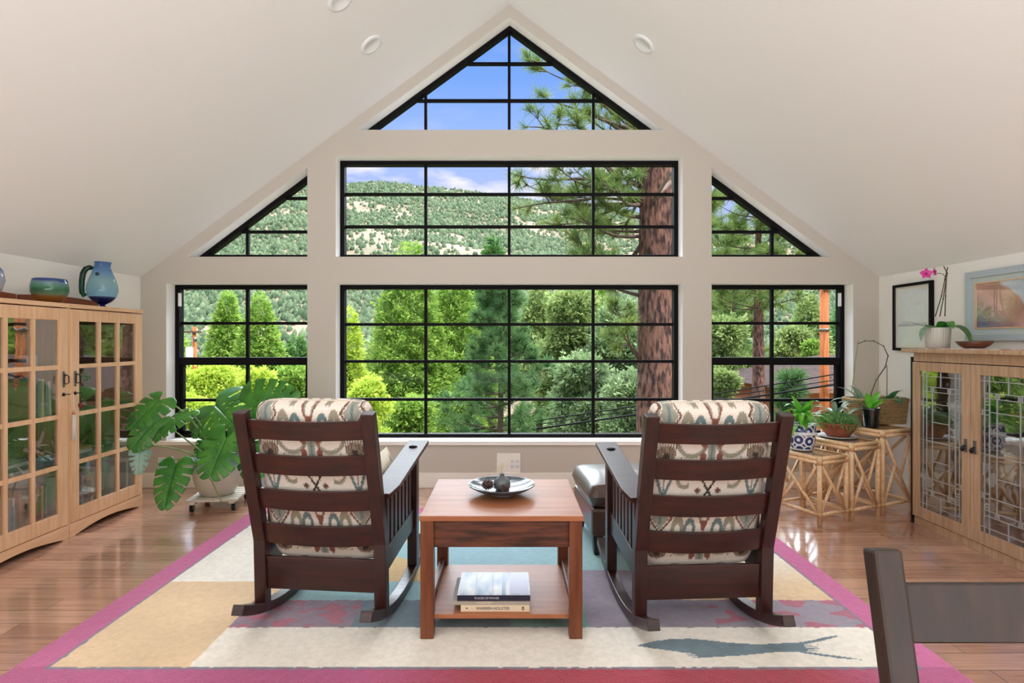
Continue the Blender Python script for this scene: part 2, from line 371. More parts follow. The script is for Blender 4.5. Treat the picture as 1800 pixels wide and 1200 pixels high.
OPEN = {  # window openings, (x, z) counter-clockwise
 'window_1': [(-1.366, 3.182), (1.366, 3.182), (0, 4.183)],
 'window_2': [(-1.548, 2.054), (1.538, 2.054), (1.538, 2.949), (-1.548, 2.949)],
 'window_3': [(-1.548, SILL), (1.538, SILL), (1.538, 1.816), (-1.548, 1.816)],
 'window_4': [(-2.863, 2.054), (-1.80, 2.054), (-1.80, 2.850)],
 'window_5': [(1.796, 2.054), (2.873, 2.054), (1.796, 2.850)],
 'window_6': [(-3.055, SILL), (-1.80, SILL), (-1.80, 1.816), (-3.055, 1.816)],
 'window_7': [(1.796, SILL), (3.055, SILL), (3.055, 1.816), (1.796, 1.816)],
}
outer = [(-HW, 0), (HW, 0), (HW, KNEE), (0, RIDGE), (-HW, KNEE)]
loops = [outer] + [list(reversed(p)) for p in OPEN.values()]
mb = MB(); T = .24
tess = tessellate_polygon([[Vector((x, z, 0)) for x, z in lp] for lp in loops])
flat = [q for lp in loops for q in lp]
mb.add([(x, YW, z) for x, z in flat], [tuple(t) for t in tess], False, 0)
mb.add([(x, YW + T, z) for x, z in flat], [tuple(t) for t in tess], False, 0)
for lp in loops[1:]:
    n = len(lp)
    for i in range(n):
        a, b_ = lp[i], lp[(i + 1) % n]
        mb.add([(a[0], YW, a[1]), (b_[0], YW, b_[1]), (b_[0], YW + T, b_[1]), (a[0], YW + T, a[1])], [(0, 1, 2, 3)], False, 1)
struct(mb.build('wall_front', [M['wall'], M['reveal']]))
for s, nm in ((-1, 'wall_left'), (1, 'wall_right')):
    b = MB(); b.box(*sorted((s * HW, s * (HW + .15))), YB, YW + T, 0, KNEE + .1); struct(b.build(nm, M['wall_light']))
b = MB(); b.prism(outer, YB - .15, YB, 'y'); struct(b.build('wall_back', mat('rear_wall_paint', (120, 104, 88), .9)))
b = MB()
for s in (-1, 1):
    b.prism([(s * (HW + .16), KNEE - SL * .16), (0, RIDGE), (0, RIDGE + .2), (s * (HW + .16), KNEE + .2 - SL * .16)], YB, YW + T, 'y')
struct(b.build('ceiling', M['ceil']))
bh = .135
for nm, args in (('baseboard_front', (-HW, HW, YW - .016, YW)), ('baseboard_left', (-HW, -HW + .016, YB, YW)), ('baseboard_right', (HW - .016, HW, YB, YW))):
    b = MB(); b.box(*args, 0, bh); struct(b.build(nm, M['trim'], bevel=.004))
for i, (a, c) in enumerate(((-3.16, -1.72), (-1.64, 1.63), (1.72, 3.16))):   # sills
    b = MB(); b.box(a, c, YW - .035, YW + .0, SILL - .035, SILL); 
    b.box(max(a + .1, -3.05), min(c - .1, 3.05), YW - .01, YF, SILL - .0, SILL + .006)
    struct(b.build('trim_%d' % (i + 1), M['trim'], bevel=.004))

MUNT = {'window_1': ([-.772, -.005, .767], [3.852, 3.513]), 'window_2': ([-.772, -.005, .767], [2.652, 2.354]),
        'window_3': ([-.772, -.005, .767], [1.457, 1.117, .768]), 'window_4': ([-2.411], [2.615, 2.307]), 'window_5': ([2.411], [2.615, 2.307]),
        'window_6': ([-2.411], [1.467, .762]), 'window_7': ([2.411], [1.467, .762])}
def inset(poly, d):
    n = len(poly); res = []
    for i in range(n):
        p0, p1, p2 = Vector(poly[i - 1]), Vector(poly[i]), Vector(poly[(i + 1) % n])
        e1 = (p1 - p0).normalized(); e2 = (p2 - p1).normalized()
        n1 = Vector((-e1.y, e1.x)); n2 = Vector((-e2.y, e2.x))
        k = d / (1 + n1.dot(n2)); res.append(tuple(p1 + (n1 + n2) * k))
    return res
def clip(poly, ax, v):
    """extent of the convex polygon along the line (ax = v)"""
    hits = []
    n = len(poly)
    for i in range(n):
        a, b_ = poly[i], poly[(i + 1) % n]
        if (a[ax] - v) * (b_[ax] - v) < 0:
            t = (v - a[ax]) / (b_[ax] - a[ax]); hits.append(a[1 - ax] + (b_[1 - ax] - a[1 - ax]) * t)
    return (min(hits), max(hits)) if len(hits) > 1 else None
for nm, poly in OPEN.items():
    root = bpy.data.objects.new(nm, None); COL.objects.link(root); struct(root)
    cxm = sum(p[0] for p in poly) / len(poly); root.location = (cxm, YF, min(p[1] for p in poly))
    off = Vector((-cxm, -YF, -root.location.z))
    def fix(o): o.location = off; return o
    ins = inset(poly, .038)
    f = MB(); n = len(poly)
    for i in range(n):
        j = (i + 1) % n
        q = [poly[i], poly[j], ins[j], ins[i]]
        f.prism(q, YF - .03, YF + .05, 'y')
    fix(f.build('frame', M['black'], root, bevel=.003))
    g = MB()
    for v in MUNT[nm][0]:
        e = clip(ins, 0, v)
        if e: g.box(v - .013, v + .013, YF + .002, YF + .034, *e)
    for v in MUNT[nm][1]:
        e = clip(ins, 1, v)
        if e: g.box(*e, YF + .004, YF + .032, v - .013, v + .013)
    fix(g.build('muntin_grille', M['black'], root))
    p = MB(); p.prism(ins, YF + .016, YF + .02, 'y'); fix(p.build('glass_pane', M['glass'], root))
    if nm in ('window_6', 'window_7'):
        x0, x1 = ins[0][0], ins[1][0]
        r = MB(); r.box(x0, x1, YF - .025, YF + .05, 1.085, 1.155); fix(r.build('meeting_rail', M['black'], root, bevel=.004))
        s = MB(); z0 = ins[0][1]
        s.box(x0, x0 + .03, YF - .015, YF + .03, z0, 1.09); s.box(x1 - .03, x1, YF - .015, YF + .03, z0, 1.09); s.box(x0, x1, YF - .015, YF + .03, z0, z0 + .03)
        fix(s.build('lower_sash', M['black'], root, bevel=.003))
        k = MB(); sx_ = x0 + .012 if nm == 'window_6' else x1 - .012
        k.box(sx_ - .01, sx_ + .01, YF - .05, YF - .026, 1.62, 1.74); fix(k.build('sash_catch', M['white'], root, bevel=.002))

# recessed ceiling lights
def ceil_pt(x, Y): return Vector((x, Y, RIDGE - SL * abs(x)))
for (x, Y, lab) in ((-1.04, 4.27, 'white round recessed downlight in the left ceiling slope near the gable'), (1.012, 4.30, 'white round recessed downlight in the right ceiling slope near the gable'), (-1.088, 3.65, 'white recessed downlight cut off by the top edge of the picture')):
    c = ceil_pt(x, Y); nrm = Vector((-SL if x > 0 else SL, 0, -1)).normalized()
    t = thing('recessed_light', lab, 'ceiling light', c, group='downlights in the sloping ceiling')
    q = nrm.to_track_quat('Z', 'Y').to_euler()
    a = MB(); a.lathe([(.062, .010), (.066, .014), (.088, .010), (.094, .0), (.094, -.004), (.062, -.004)], n=40); o = a.build('trim_ring', M['white'], t); o.rotation_euler = q
    a = MB(); a.lathe([(.062, .008), (.060, .001), (.046, .0005), (.040, .004), (.0001, .006)], n=40); o = a.build('reflector', bpy.data.materials.get('downlight_reflector') or mat('downlight_reflector', (196, 194, 190), .35), t); o.rotation_euler = q

# outlets
def plate(name, lab, x, z, w_, h_, slots):
    t = thing(name, lab, 'outlet', (x, YW, z))
    a = MB(); a.box(-w_ / 2, w_ / 2, -.007, 0, -h_ / 2, h_ / 2); a.build('cover_plate', M['trim'], t, bevel=.003)
    for sx_ in slots:
        a = MB(); a.box(sx_ - .018, sx_ + .018, -.010, -.006, -.045, .045)
        for dz in (-.022, .022):
            for dx in (-.007, .007): a.box(sx_ + dx - .0018, sx_ + dx + .0018, -.0105, -.0098, dz - .006, dz + .006, mi=1)
        a.build('socket', [M['white'], M['black']], t)
plate('wall_outlet', 'wide white electrical outlet plate on the wall behind the small table', -.01, .213, .21, .19, (.035, .08))
plate('wall_outlet', 'white outlet plate low on the wall behind the monstera', -3.09, .17, .07, .20, (0,))

# ================================================================== OUTDOORS
def gz(x, Y): return -3.0 - .125 * (max(Y, 5) - 6) + .4 * mnoise.noise(Vector((x * .05, Y * .05, 0)))
gm = MB(); nx, ny = 60, 60; gv = []
for j in range(ny + 1):
    Y = 5.6 + 130 * (j / ny) ** 1.6
    for i in range(nx + 1):
        x = (i / nx * 2 - 1) * (25 + Y * 1.3); gv.append((x, Y, gz(x, Y)))
gm.add(gv, [(j * (nx + 1) + i, j * (nx + 1) + i + 1, (j + 1) * (nx + 1) + i + 1, (j + 1) * (nx + 1) + i) for j in range(ny) for i in range(nx)], True)
struct(gm.build('ground', mat('outdoor_ground', (110, 96, 72), .95, c2=(76, 92, 52), scale=.35)))

RID = [(-900, 360), (0, 345), (300, 335), (420, 326), (520, 318), (600, 322), (660, 321), (720, 326), (800, 335), (900, 346), (1000, 362), (1100, 375), (1250, 392), (1400, 412), (1500, 425), (1800, 440), (2700, 400)]
def ridge_px(px):
    for (a, ya), (b_, yb) in zip(RID, RID[1:]):
        if a <= px <= b_: return ya + (yb - ya) * (px - a) / (b_ - a)
    return 400
def hill(px, t):
    Y = 128 + 330 * t
    zr = EYE + (CY - ridge_px(px)) / F * 458
    z0 = -18.2
    if t <= 1: z = z0 + (zr - z0) * (t ** 1.05)
    else: z = zr - (t - 1) * 60
    x = (px - CX) / F * Y
    k = min(1, t * 3) * (1 if t < .9 else .35)
    z += k * (9 * mnoise.noise(Vector((x * .012, Y * .010, 3))) + 4 * mnoise.noise(Vector((x * .035, Y * .03, 8))))
    return Vector((x, Y, z))
nx, ny = 200, 80; hv = [hill(-900 + 3600 * i / nx, 1.25 * j / ny) for j in range(ny + 1) for i in range(nx + 1)]
hm = MB(); hm.add(hv, [(j * (nx + 1) + i, j * (nx + 1) + i + 1, (j + 1) * (nx + 1) + i + 1, (j + 1) * (nx + 1) + i) for j in range(ny) for i in range(nx)], True)
struct(hm.build('hillside', mat('dry_hillside', (150, 126, 106), .95, c2=(106, 100, 78), scale=.05, detail=8, bump=.4, bscale=.4, bdist=.6)))

rg = np.random.default_rng(11)
# scrub trees on the hillside: nobody could count them
def scrub(n):
    V = []; Q = []; TN = []
    for k in range(n):
        px = rg.uniform(150, 1650); t = rg.uniform(.03, 1.0) ** .9
        if t > .97 and rg.random() < .3: t = 1.0
        p = hill(px, t)
        if mnoise.noise(Vector((p.x * .02, p.y * .03, 40))) + .28 * mnoise.noise(Vector((p.x * .08, p.y * .1, 40))) < (-.20 if .35 < t < .86 else -.5) and rg.random() < .8: continue
        h = rg.uniform(1.0, 2.4) * (1.35 if rg.random() < .2 else 1); r = h * rg.uniform(.36, .62)
        m = 5; tn = rg.uniform(0, 1); b = len(V); ph = rg.uniform(0, 6)
        rings = [(r * .9, 0), (r * .95, h * .5), (r * .15, h)]
        for rr, zz in rings:
            for q in range(m):
                a = ph + 2 * PI * q / m; j = rg.uniform(.7, 1.25)
                V.append((p.x + rr * j * math.cos(a), p.y + rr * j * math.sin(a), p.z - .3 + zz * rg.uniform(.9, 1.1))); TN.append(tn)
        for l in range(2):
            for q in range(m): Q.append((b + l * m + q, b + l * m + (q + 1) % m, b + (l + 1) * m + (q + 1) % m, b + (l + 1) * m + q))
    return V, Q, TN
V, Q, TN = scrub(58000)
o = np_mesh('hillside_scrub', V, Q, leafmat('scrub_foliage', (78, 98, 74), (122, 138, 106), .1, .9, spec=.05), tone=TN)
tag(o, 'grey green oak scrub dotted over the dry hillside', 'scrub', kind='stuff')

def valley(n):
    V = []; Q = []; TN = []
    for k in range(n):
        Y = rg.uniform(62, 132); px = rg.uniform(-300, 2100); x = (px - CX) / F * Y
        if 76 < Y < 104 and 850 < px < 1010: continue
        if 60 < Y < 74 and 1130 < px < 1290: continue
        h = rg.uniform(2, 5.5) * (1.4 if px < 840 or px > 1050 else .6); r = h * rg.uniform(.35, .55); m = 7; tn = rg.uniform(0, 1); b = len(V); ph = rg.uniform(0, 6); zb = gz(x, Y)
        for rr, zz in [(r * .8, 0), (r, h * .3), (r * .85, h * .55), (r * .5, h * .8), (r * .1, h)]:
            for q in range(m):
                a = ph + 2 * PI * q / m; j = rg.uniform(.65, 1.3); V.append((x + rr * j * math.cos(a), Y + rr * j * math.sin(a), zb - .3 + zz * rg.uniform(.85, 1.12))); TN.append(min(1, max(0, tn + rg.uniform(-.25, .25))))
        for l in range(4):
            for q in range(m): Q.append((b + l * m + q, b + l * m + (q + 1) % m, b + (l + 1) * m + (q + 1) % m, b + (l + 1) * m + q))
    return V, Q, TN
V, Q, TN = valley(4200)
tag(np_mesh('valley_brush', V, Q, leafmat('valley_foliage', (84, 116, 58), (150, 170, 96), .2, .9, spec=.05), tone=TN), 'dense green brush covering the valley floor below the hillside', 'brush', kind='stuff')
# ---- foliage
def spray_leaves(C, D, per, ln, wd, spread=.7):
    """rhombic leaves: per of them at every centre C, roughly along D"""
    C = np.repeat(np.asarray(C), per, 0); D = np.repeat(np.asarray(D), per, 0); n = len(C)
    d = D + rg.normal(0, spread, (n, 3)); d /= np.linalg.norm(d, axis=1)[:, None] + 1e-9
    s = np.cross(d, rg.normal(0, 1, (n, 3))); s /= np.linalg.norm(s, axis=1)[:, None] + 1e-9
    l = ln * rg.uniform(.6, 1.3, (n, 1)); w_ = wd * rg.uniform(.6, 1.3, (n, 1))
    b = C + rg.normal(0, ln * .25, (n, 3))
    V = np.stack([b, b + d * l * .5 + s * w_, b + d * l, b + d * l * .5 - s * w_], 1).reshape(-1, 3)
    Q = np.arange(n * 4).reshape(-1, 4)
    t = np.repeat(np.repeat(rg.uniform(0, 1, n // per), per) * .6 + rg.uniform(0, .4, n), 4)
    return V, Q, t
def cone_pts(h, r, n, z0=.05, power=.8, lump=.25):
    u = rg.uniform(0, 1, n); z = 1 - np.sqrt(u); z = z0 + (1 - z0) * z
    a = rg.uniform(0, 2 * PI, n)
    base = r * (1 - z) ** power * (1 + lump * np.sin(a * 5 + z * 23) * np.sin(z * 37 + a * 2)) + r * .03
    rr = base * rg.uniform(.45, 1.0, n) ** .6 * (1 + .16 * rg.normal(0, 1, n) * (rg.random(n) < .4))
    C = np.stack([rr * np.cos(a), rr * np.sin(a), z * h], 1); D = np.stack([np.cos(a), np.sin(a), np.full(n, .35)], 1)
    return C, D
def blob_pts(blobs, n):
    C = []; D = []; tot = sum(b[3] ** 2 for b in blobs)
    for (x, y, z, r, fl_) in blobs:
        k = int(n * r * r / tot); v = rg.normal(0, 1, (k, 3)); v /= np.linalg.norm(v, axis=1)[:, None]
        rr = r * rg.uniform(.4, 1, (k, 1)) ** .5 * (1 + .3 * np.abs(rg.normal(0, 1, (k, 1))) * (rg.random((k, 1)) < .5))
        C.append(v * rr * np.array([1, 1, fl_]) + np.array([x, y, z])); D.append(v + np.array([0, 0, .3]))
    return np.concatenate(C), np.concatenate(D)
bark = mat('grey_bark', (112, 92, 78), .95, c2=(74, 60, 50), scale=3, stretch=(8, 8, 1.2), bump=.6, bscale=4, bdist=.03)
barkred = mat('ponderosa_bark', (132, 92, 76), .95, c2=(58, 38, 34), scale=3.2, stretch=(5, 5, 1.4), detail=9, lo=.42, hi=.6, bump=1.0, bscale=2.6, bdist=.09)
LM = dict(
    cedar=leafmat('cedar_foliage', (92, 138, 54), (178, 202, 100), .4, .8, spec=.1),
    cedar_dark=leafmat('dark_cedar_foliage', (60, 108, 58), (120, 158, 84), .35, .8, spec=.1),
    yellow=leafmat('yellow_green_foliage', (150, 182, 54), (214, 224, 108), .45, .8, spec=.1),
    olive=leafmat('olive_foliage', (112, 140, 78), (182, 196, 128), .35, .8, spec=.1),
    silver=leafmat('silver_green_foliage', (104, 134, 88), (180, 198, 148), .3, .8, spec=.1),
    pine=leafmat('pine_needles', (52, 94, 58), (124, 160, 98), .3, .6, spec=.2),
    pine_gold=leafmat('golden_pine_needles', (58, 98, 58), (160, 176, 92), .35, .6, spec=.2),
)
def finish_tree(name, lab, px, py_top, Y, VQt, lm, trunk, h, group=None, cat='tree'):
    x = (px - CX) / F * Y; z = gz(x, Y)
    t = thing(name, lab, cat, (x, Y, z), group=group)
    np_mesh('foliage', VQt[0], VQt[1], lm, t, VQt[2])
    if trunk: tb = MB(); tb.tube([(0, 0, -.3), (0, 0, h * .4), (0, 0, h * .93)], [h * .022, h * .015, .01], 8); tb.build('trunk', bark, t)
    return t
def hgt(px, py, Y):
    x = (px - CX) / F * Y; return EYE + (CY - py) / F * Y - gz(x, Y)
GT = 'trees beyond the gable windows'
def cedar(px, py, Y, wpx, lm, lab, n=2600, power=.8, leaf=.5, z0=.05):
    h = hgt(px, py, Y); r = wpx / F * Y
    C, D = cone_pts(h, r, int(n * 1.7), z0, power); s = leaf * .66 * Y / 40
    finish_tree('cedar_tree', lab, px, py, Y, spray_leaves(C, D, 6, s, s * .2), LM[lm], True, h, GT)
cedar(400, 508, 46, 62, 'cedar', 'pointed bright green cedar seen through the left half of the left side window', 3000)
cedar(457, 514, 40, 78, 'cedar', 'broad yellow-green cedar right of centre in the left side window', 3400)
cedar(522, 590, 52, 70, 'cedar_dark', 'low cedar at the right edge of the left side window', 2000)
cedar(720, 424, 42, 92, 'cedar', 'tall full cedar in the left part of the big window, tip in the window above', 5200, .62)
cedar(798, 470, 46, 80, 'cedar', 'tall bright cedar just left of the dark young pine', 4600, .62)
cedar(866, 418, 62, 76, 'cedar_dark', 'distant cedar whose tip rises behind the dark young pine', 3400, .7, z0=.32)
cedar(1032, 424, 60, 70, 'cedar', 'distant pale cedar with its tip below the pine boughs', 2800, .7)
cedar(612, 540, 33, 46, 'yellow', 'narrow yellow-green cedar at the left edge of the big window', 2200, .6)
cedar(660, 600, 52, 60, 'olive', 'pale olive cedar behind the yellow-green bush', 1800, .7)
cedar(1420, 512, 47, 70, 'olive', 'conical green conifer left of the orange pole in the right side window', 3000, .75)
cedar(1500, 500, 58, 80, 'cedar_dark', 'dark conifer right of the orange pole', 2200, .7)
cedar(1272, 480, 60, 70, 'cedar_dark', 'dark conifer behind the slim red trunk', 2200, .7)
cedar(1100, 520, 56, 90, 'silver', 'grey-green conifer left of the thick pine trunk', 3000, .7)
cedar(948, 500, 52, 80, 'olive', 'olive conifer right behind the dark young pine', 3000, .7, z0=.36)
cedar(300, 560, 50, 70, 'cedar', 'green cedar at the left edge of the left side window', 2000, .7)

def shrub(px, pyt, Y, wpx, lm, lab, n=1800, leaf=.4, name='leafy_tree', seed=1, cat='tree'):
    h = hgt(px, pyt, Y); r = wpx / F * Y; R = random.Random(seed * 31 + int(px)); hh = min(h, 3.2 * r)
    blobs = []
    for k in range(16):
        f = R.random(); a = R.uniform(0, 2 * PI); q = r * (1 - abs(f - .4) * .9) * R.uniform(.2, .72)
        blobs.append((q * math.cos(a), q * math.sin(a), h - hh + hh * (.1 + .8 * f), r * R.uniform(.28, .46), .8))
    blobs.append((0, 0, h - r * .42, r * .4, .9))
    C, D = blob_pts(blobs, int(n * 1.7)); s = leaf * .68 * Y / 30
    finish_tree(name, lab, px, pyt, Y, spray_leaves(C, D, 6, s, s * .22), LM[lm], h - hh > .5, h - hh * .6, GT, cat)
shrub(1014, 505, 40, 76, 'olive', 'olive-leaved oak filling the third column of the big window', 5200, .42)
shrub(1085, 540, 36, 66, 'silver', 'grey-green oak just left of the thick pine trunk', 4200, .42)
shrub(1030, 625, 31, 72, 'silver', 'pale silvery oak low in the big window', 3600, .4)
shrub(1110, 650, 27, 62, 'silver', 'silvery shrub at the foot of the thick pine trunk', 2600, .36, 'bushy_shrub', cat='shrub')
shrub(990, 600, 44, 44, 'olive', 'small olive tree right of the dark young pine', 1800, .4)
shrub(650, 664, 25, 48, 'yellow', 'glowing yellow-green bush above the left rocking chair', 2600, .3, 'bushy_shrub', cat='shrub')
shrub(735, 700, 31, 58, 'cedar', 'green shrub low in the big window beside the yellow-green bush', 2200, .34, 'bushy_shrub', cat='shrub')
shrub(820, 700, 36, 52, 'cedar', 'light green shrub below the young pine', 1700, .34, 'bushy_shrub', cat='shrub')
shrub(370, 640, 24, 62, 'yellow', 'yellow-green tree low in the left side window behind the monstera', 3600, .3)
shrub(330, 690, 22, 50, 'yellow', 'yellow-green shrub in the lower left corner of the left side window', 2000, .28, 'bushy_shrub', cat='shrub')
shrub(450, 648, 28, 56, 'yellow', 'yellow-green tree low in the left side window above the big leaf', 3000, .3)
shrub(512, 640, 32, 52, 'cedar', 'green tree in the lower right corner of the left side window', 2200, .32)
shrub(1275, 560, 34, 62, 'olive', 'pale olive oak left of the slim red trunk', 3600, .38)
shrub(1392, 575, 40, 44, 'olive', 'olive tree between the slim red trunk and the orange pole', 2200, .36)
shrub(1428, 600, 33.5, 26, 'cedar', 'small bright green shrub above the grey roof', 1200, .3, 'bushy_shrub', cat='shrub')
shrub(1270, 650, 27, 48, 'olive', 'olive shrub low at the left edge of the right side window', 2400, .34, 'bushy_shrub', cat='shrub')
shrub(1215, 520, 46, 50, 'olive', 'olive tree seen right of the thick pine trunk', 2000, .4)
shrub(585, 620, 44, 50, 'cedar', 'green tree partly hidden by the post left of the big window', 1600, .36)
shrub(700, 560, 60, 60, 'silver', 'grey-green tree far behind the tall full cedar', 1600, .4)

for k, (px, py, Y, wp, lm_) in enumerate(((1590, 540, 40, 80, 'cedar'), (1700, 500, 50, 90, 'olive'), (1800, 520, 44, 85, 'cedar'), (1930, 470, 48, 95, 'cedar_dark'), (2060, 500, 42, 90, 'olive'), (2220, 450, 46, 100, 'cedar'), (220, 540, 44, 80, 'cedar'), (110, 500, 52, 90, 'olive'), (-10, 520, 46, 85, 'cedar'), (-140, 480, 50, 95, 'cedar_dark'), (-270, 500, 44, 90, 'cedar'), (-420, 460, 48, 100, 'olive'))):
    cedar(px, py, Y, wp, lm_, ('conifer outside to the right of the right side window, %s from its frame' if px > 896 else 'conifer outside to the left of the left side window, %s from its frame') % ['first', 'second', 'third', 'fourth', 'fifth', 'sixth'][k % 6], 1500, .65, .8)
# ---- pines with needle tufts
def tufts(C, A, per, ln, wd):
    """needles fanning from every centre C around axis A"""
    C = np.repeat(np.asarray(C), per, 0); A = np.repeat(np.asarray(A), per, 0); n = len(C)
    d = A * .75 + rg.normal(0, .62, (n, 3)); d /= np.linalg.norm(d, axis=1)[:, None]
    s = np.cross(d, rg.normal(0, 1, (n, 3))); s /= np.linalg.norm(s, axis=1)[:, None] + 1e-9
    l = ln * rg.uniform(.75, 1.15, (n, 1)); w_ = wd
    b = C + A * rg.uniform(-.5, .15, (n, 1)) * ln
    V = np.stack([b - s * w_, b + s * w_, b + d * l + s * w_ * .3, b + d * l - s * w_ * .3], 1).reshape(-1, 3)
    t = np.repeat(np.repeat(rg.uniform(0, 1, n // per), per) * .55 + rg.uniform(0, .45, n), 4)
    return V, np.arange(n * 4).reshape(-1, 4), t
def branch(R, p0, p1, r0, mb, tips, nsub=7, sub=.9, droop=.1, tufted=.35):
    p0, p1 = Vector(p0), Vector(p1); n = 9; L_ = (p1 - p0).length; pts = []
    ph = R.uniform(0, 6)
    for i in range(n + 1):
        t = i / n; q = p0.lerp(p1, t); q.z += -droop * L_ * 4 * t * (1 - t) * .5 + .03 * L_ * math.sin(ph + 7 * t) * t; q.x += .03 * L_ * math.sin(ph + 5 * t) * t
        pts.append(q)
    mb.tube(pts, [max(.008, r0 * (1 - .85 * i / n)) for i in range(n + 1)], 6)
    tips.append((pts[-1], (pts[-1] - pts[-2]).normalized()))
    for k in range(nsub):
        t = R.uniform(tufted, .98); i = min(n - 1, int(t * n)); q = pts[i].lerp(pts[i + 1], t * n - i)
        d = (pts[i + 1] - pts[i]).normalized(); sd_ = Vector((R.uniform(-1, 1), R.uniform(-1, 1), R.uniform(-.5, .9))).normalized()
        d2 = (d * .7 + sd_).normalized(); l2 = sub * R.uniform(.4, 1) * (1.15 - t * .6)
        e = q + d2 * l2 + Vector((0, 0, .12 * l2)); m = q.lerp(e, .5) + Vector((0, 0, -.08 * l2))
        mb.tube([q, m, e], [max(.006, r0 * .3), max(.006, r0 * .2), .006], 5)
        tips.append((e, (e - m).normalized()))
        for s in range(2):
            e2 = m.lerp(e, R.random()) + Vector((R.uniform(-1, 1), R.uniform(-1, 1), R.uniform(-.3, .8))) * .3 * l2
            mb.tube([m, e2], [.007, .005], 4); tips.append((e2, (e2 - m).normalized()))
def tuft_mesh(tips, per, ln, wd, off):
    C = np.array([tuple(p - off) for p, a in tips]); A = np.array([tuple(a) for p, a in tips])
    return tufts(C, A, per, ln, wd)

# the big ponderosa right of the centre
YP = 11.0; R = random.Random(5); bx_ = (1153 - CX) / F * YP; bz = gz(bx_, YP); base = Vector((bx_, YP, bz))
big = thing('ponderosa_pine', 'thick reddish-barked ponderosa pine trunk with boughs, right side of the big window', 'tree', base, group=GT)
tr = MB(); ns = 60; pth = []; rad = []
for i in range(ns):
    z = -.3 + i * .28; hz = z + bz
    pth.append((.02 * math.sin(z), 0, z)); rad.append(.415 - .0142 * max(0, z))
tr.lathe([(1e-4, -.3)] + [(r_, p_[2]) for r_, p_ in zip(rad, pth)] + [(1e-4, 16.4)], n=72, wob=lambda t, z: 1 + .045 * mnoise.noise(Vector((math.cos(t) * 6, math.sin(t) * 6, z * 1.3))) + .03 * mnoise.noise(Vector((math.cos(t) * 15, math.sin(t) * 15, z * 3.5))))
tr.build('trunk', barkred, big)
tips = []
ends = [(905, 300, 10.2), (925, 330, 11.5), (900, 362, 10.4), (985, 300, 9.8), (1010, 340, 11), (960, 395, 11.6), (1010, 420, 10.6), (1050, 300, 12), (1040, 385, 12.4),
        (1030, 445, 10.2), (1075, 330, 9.6), (1080, 420, 12), (1000, 380, 10), (1060, 360, 10.5), (985, 350, 12),
        (945, 285, 11.2), (1095, 300, 10), (1235, 330, 10.8), (1225, 290, 11.6), (1215, 430, 11), (1255, 345, 10), (1240, 400, 12),
        (930, 100, 10.2), (915, 220, 10.2), (960, 170, 10.8), (975, 215, 9.8), (1010, 200, 10.8), (1050, 215, 11.4), (955, 118, 10.5), (1030, 160, 11.2),
        (1085, 190, 11), (1110, 215, 10.2), (1000, 235, 11), (930, 250, 11.5), (1180, 250, 12), (1160, 190, 10), (1230, 220, 11), (1080, 545, 12), (1065, 500, 11.5), (1090, 575, 10.8), (1215, 480, 11), (1040, 475, 11.8)]
for (px, py, Y) in ends:
    e = P(px, py, Y) - base
    s = Vector((0, 0, e.z + R.uniform(-.9, .5) + (-.8 if py < 260 else .2)))
    side = 1 if e.x > 0 else -1; s.x = .3 * side
    bm_ = MB(); branch(R, s, e, .035 + .02 * R.random(), bm_, tips, nsub=5 if py > 260 else 4, sub=.62, droop=.12 if py > 260 else -.1, tufted=.45)
    bm_.build('branch', bark, big)
V, Q, t_ = tuft_mesh(tips, 46, .21, .0055, Vector((0, 0, 0)))
np_mesh('needle_foliage', V, Q, LM['pine_gold'], big, t_)
deadm = mat('bare_grey_wood', (150, 128, 116), .9, c2=(98, 80, 72), scale=6)
for pts, r in (([(1128, 452, 10.8), (1095, 462, 10.6), (1060, 470, 10.4), (1030, 500, 10.2)], .045), ([(1178, 320, 10.8), (1150, 350, 10.5), (1178, 305, 10.3), (1190, 290, 10.2)], .05), ([(1180, 480, 11), (1195, 455, 10.8), (1230, 445, 10.7)], .05)):
    dead = MB(); dead.tube([P(*p) - base for p in pts], [r, r * .8, r * .55, r * .3][:len(pts)], 7); dead.build('dead_branch', deadm, big)

def pine(px, pytop, Y, wpx, lm, lab, whorls, per=26, ln=.3, r0=.16, barkm=bark, wdn=.012, lowest=.25, rtop=.01, nsub=5, crown_pow=.8):
    x = (px - CX) / F * Y; h = hgt(px, pytop, Y); R = random.Random(int(px)); b0 = Vector((x, Y, gz(x, Y)))
    t = thing('pine_tree', lab, 'tree', b0, group=GT)
    tb = MB(); tb.lathe([(1e-4, -.3)] + [(max(rtop, r0 * (1 - .9 * i / 30)), h * i / 30) for i in range(31)], n=24, wob=lambda a, z: 1 + .08 * mnoise.noise(Vector((math.cos(a) * 4, math.sin(a) * 4, z * 2))))
    tb.build('trunk', barkm, t)
    mb_ = MB(); tips = []
    for k in range(whorls):
        f = lowest + (1 - lowest) * k / whorls; z = h * f; rr = wpx / F * Y * (1 - (f - lowest) / (1 - lowest)) ** crown_pow + .25
        m = R.choice((4, 5, 5)); a0 = R.uniform(0, 6)
        for q in range(m):
            a = a0 + 2 * PI * q / m; l = rr * R.uniform(.7, 1.1)
            branch(R, (0, 0, z), (l * math.cos(a), l * math.sin(a), z + l * R.uniform(.1, .4)), .012 + .012 * l, mb_, tips, nsub=nsub, sub=l * .4, droop=.1, tufted=.3)
    mb_.build('branch', bark, t)
    V, Q, tt = tuft_mesh(tips, per, ln, wdn, Vector((0, 0, 0))); np_mesh('needle_foliage', V, Q, LM[lm], t, tt)
pine(880, 478, 18, 92, 'pine', 'young dark green pine with a straight grey trunk in the middle of the big window', 14, 30, .30, .15, wdn=.008, lowest=.33)
pine(1333, 250, 25, 95, 'pine_gold', 'tall pine with a slim red trunk in the right side window', 11, 24, .42, .36, barkred, .014, lowest=.52, rtop=.05, crown_pow=.45)
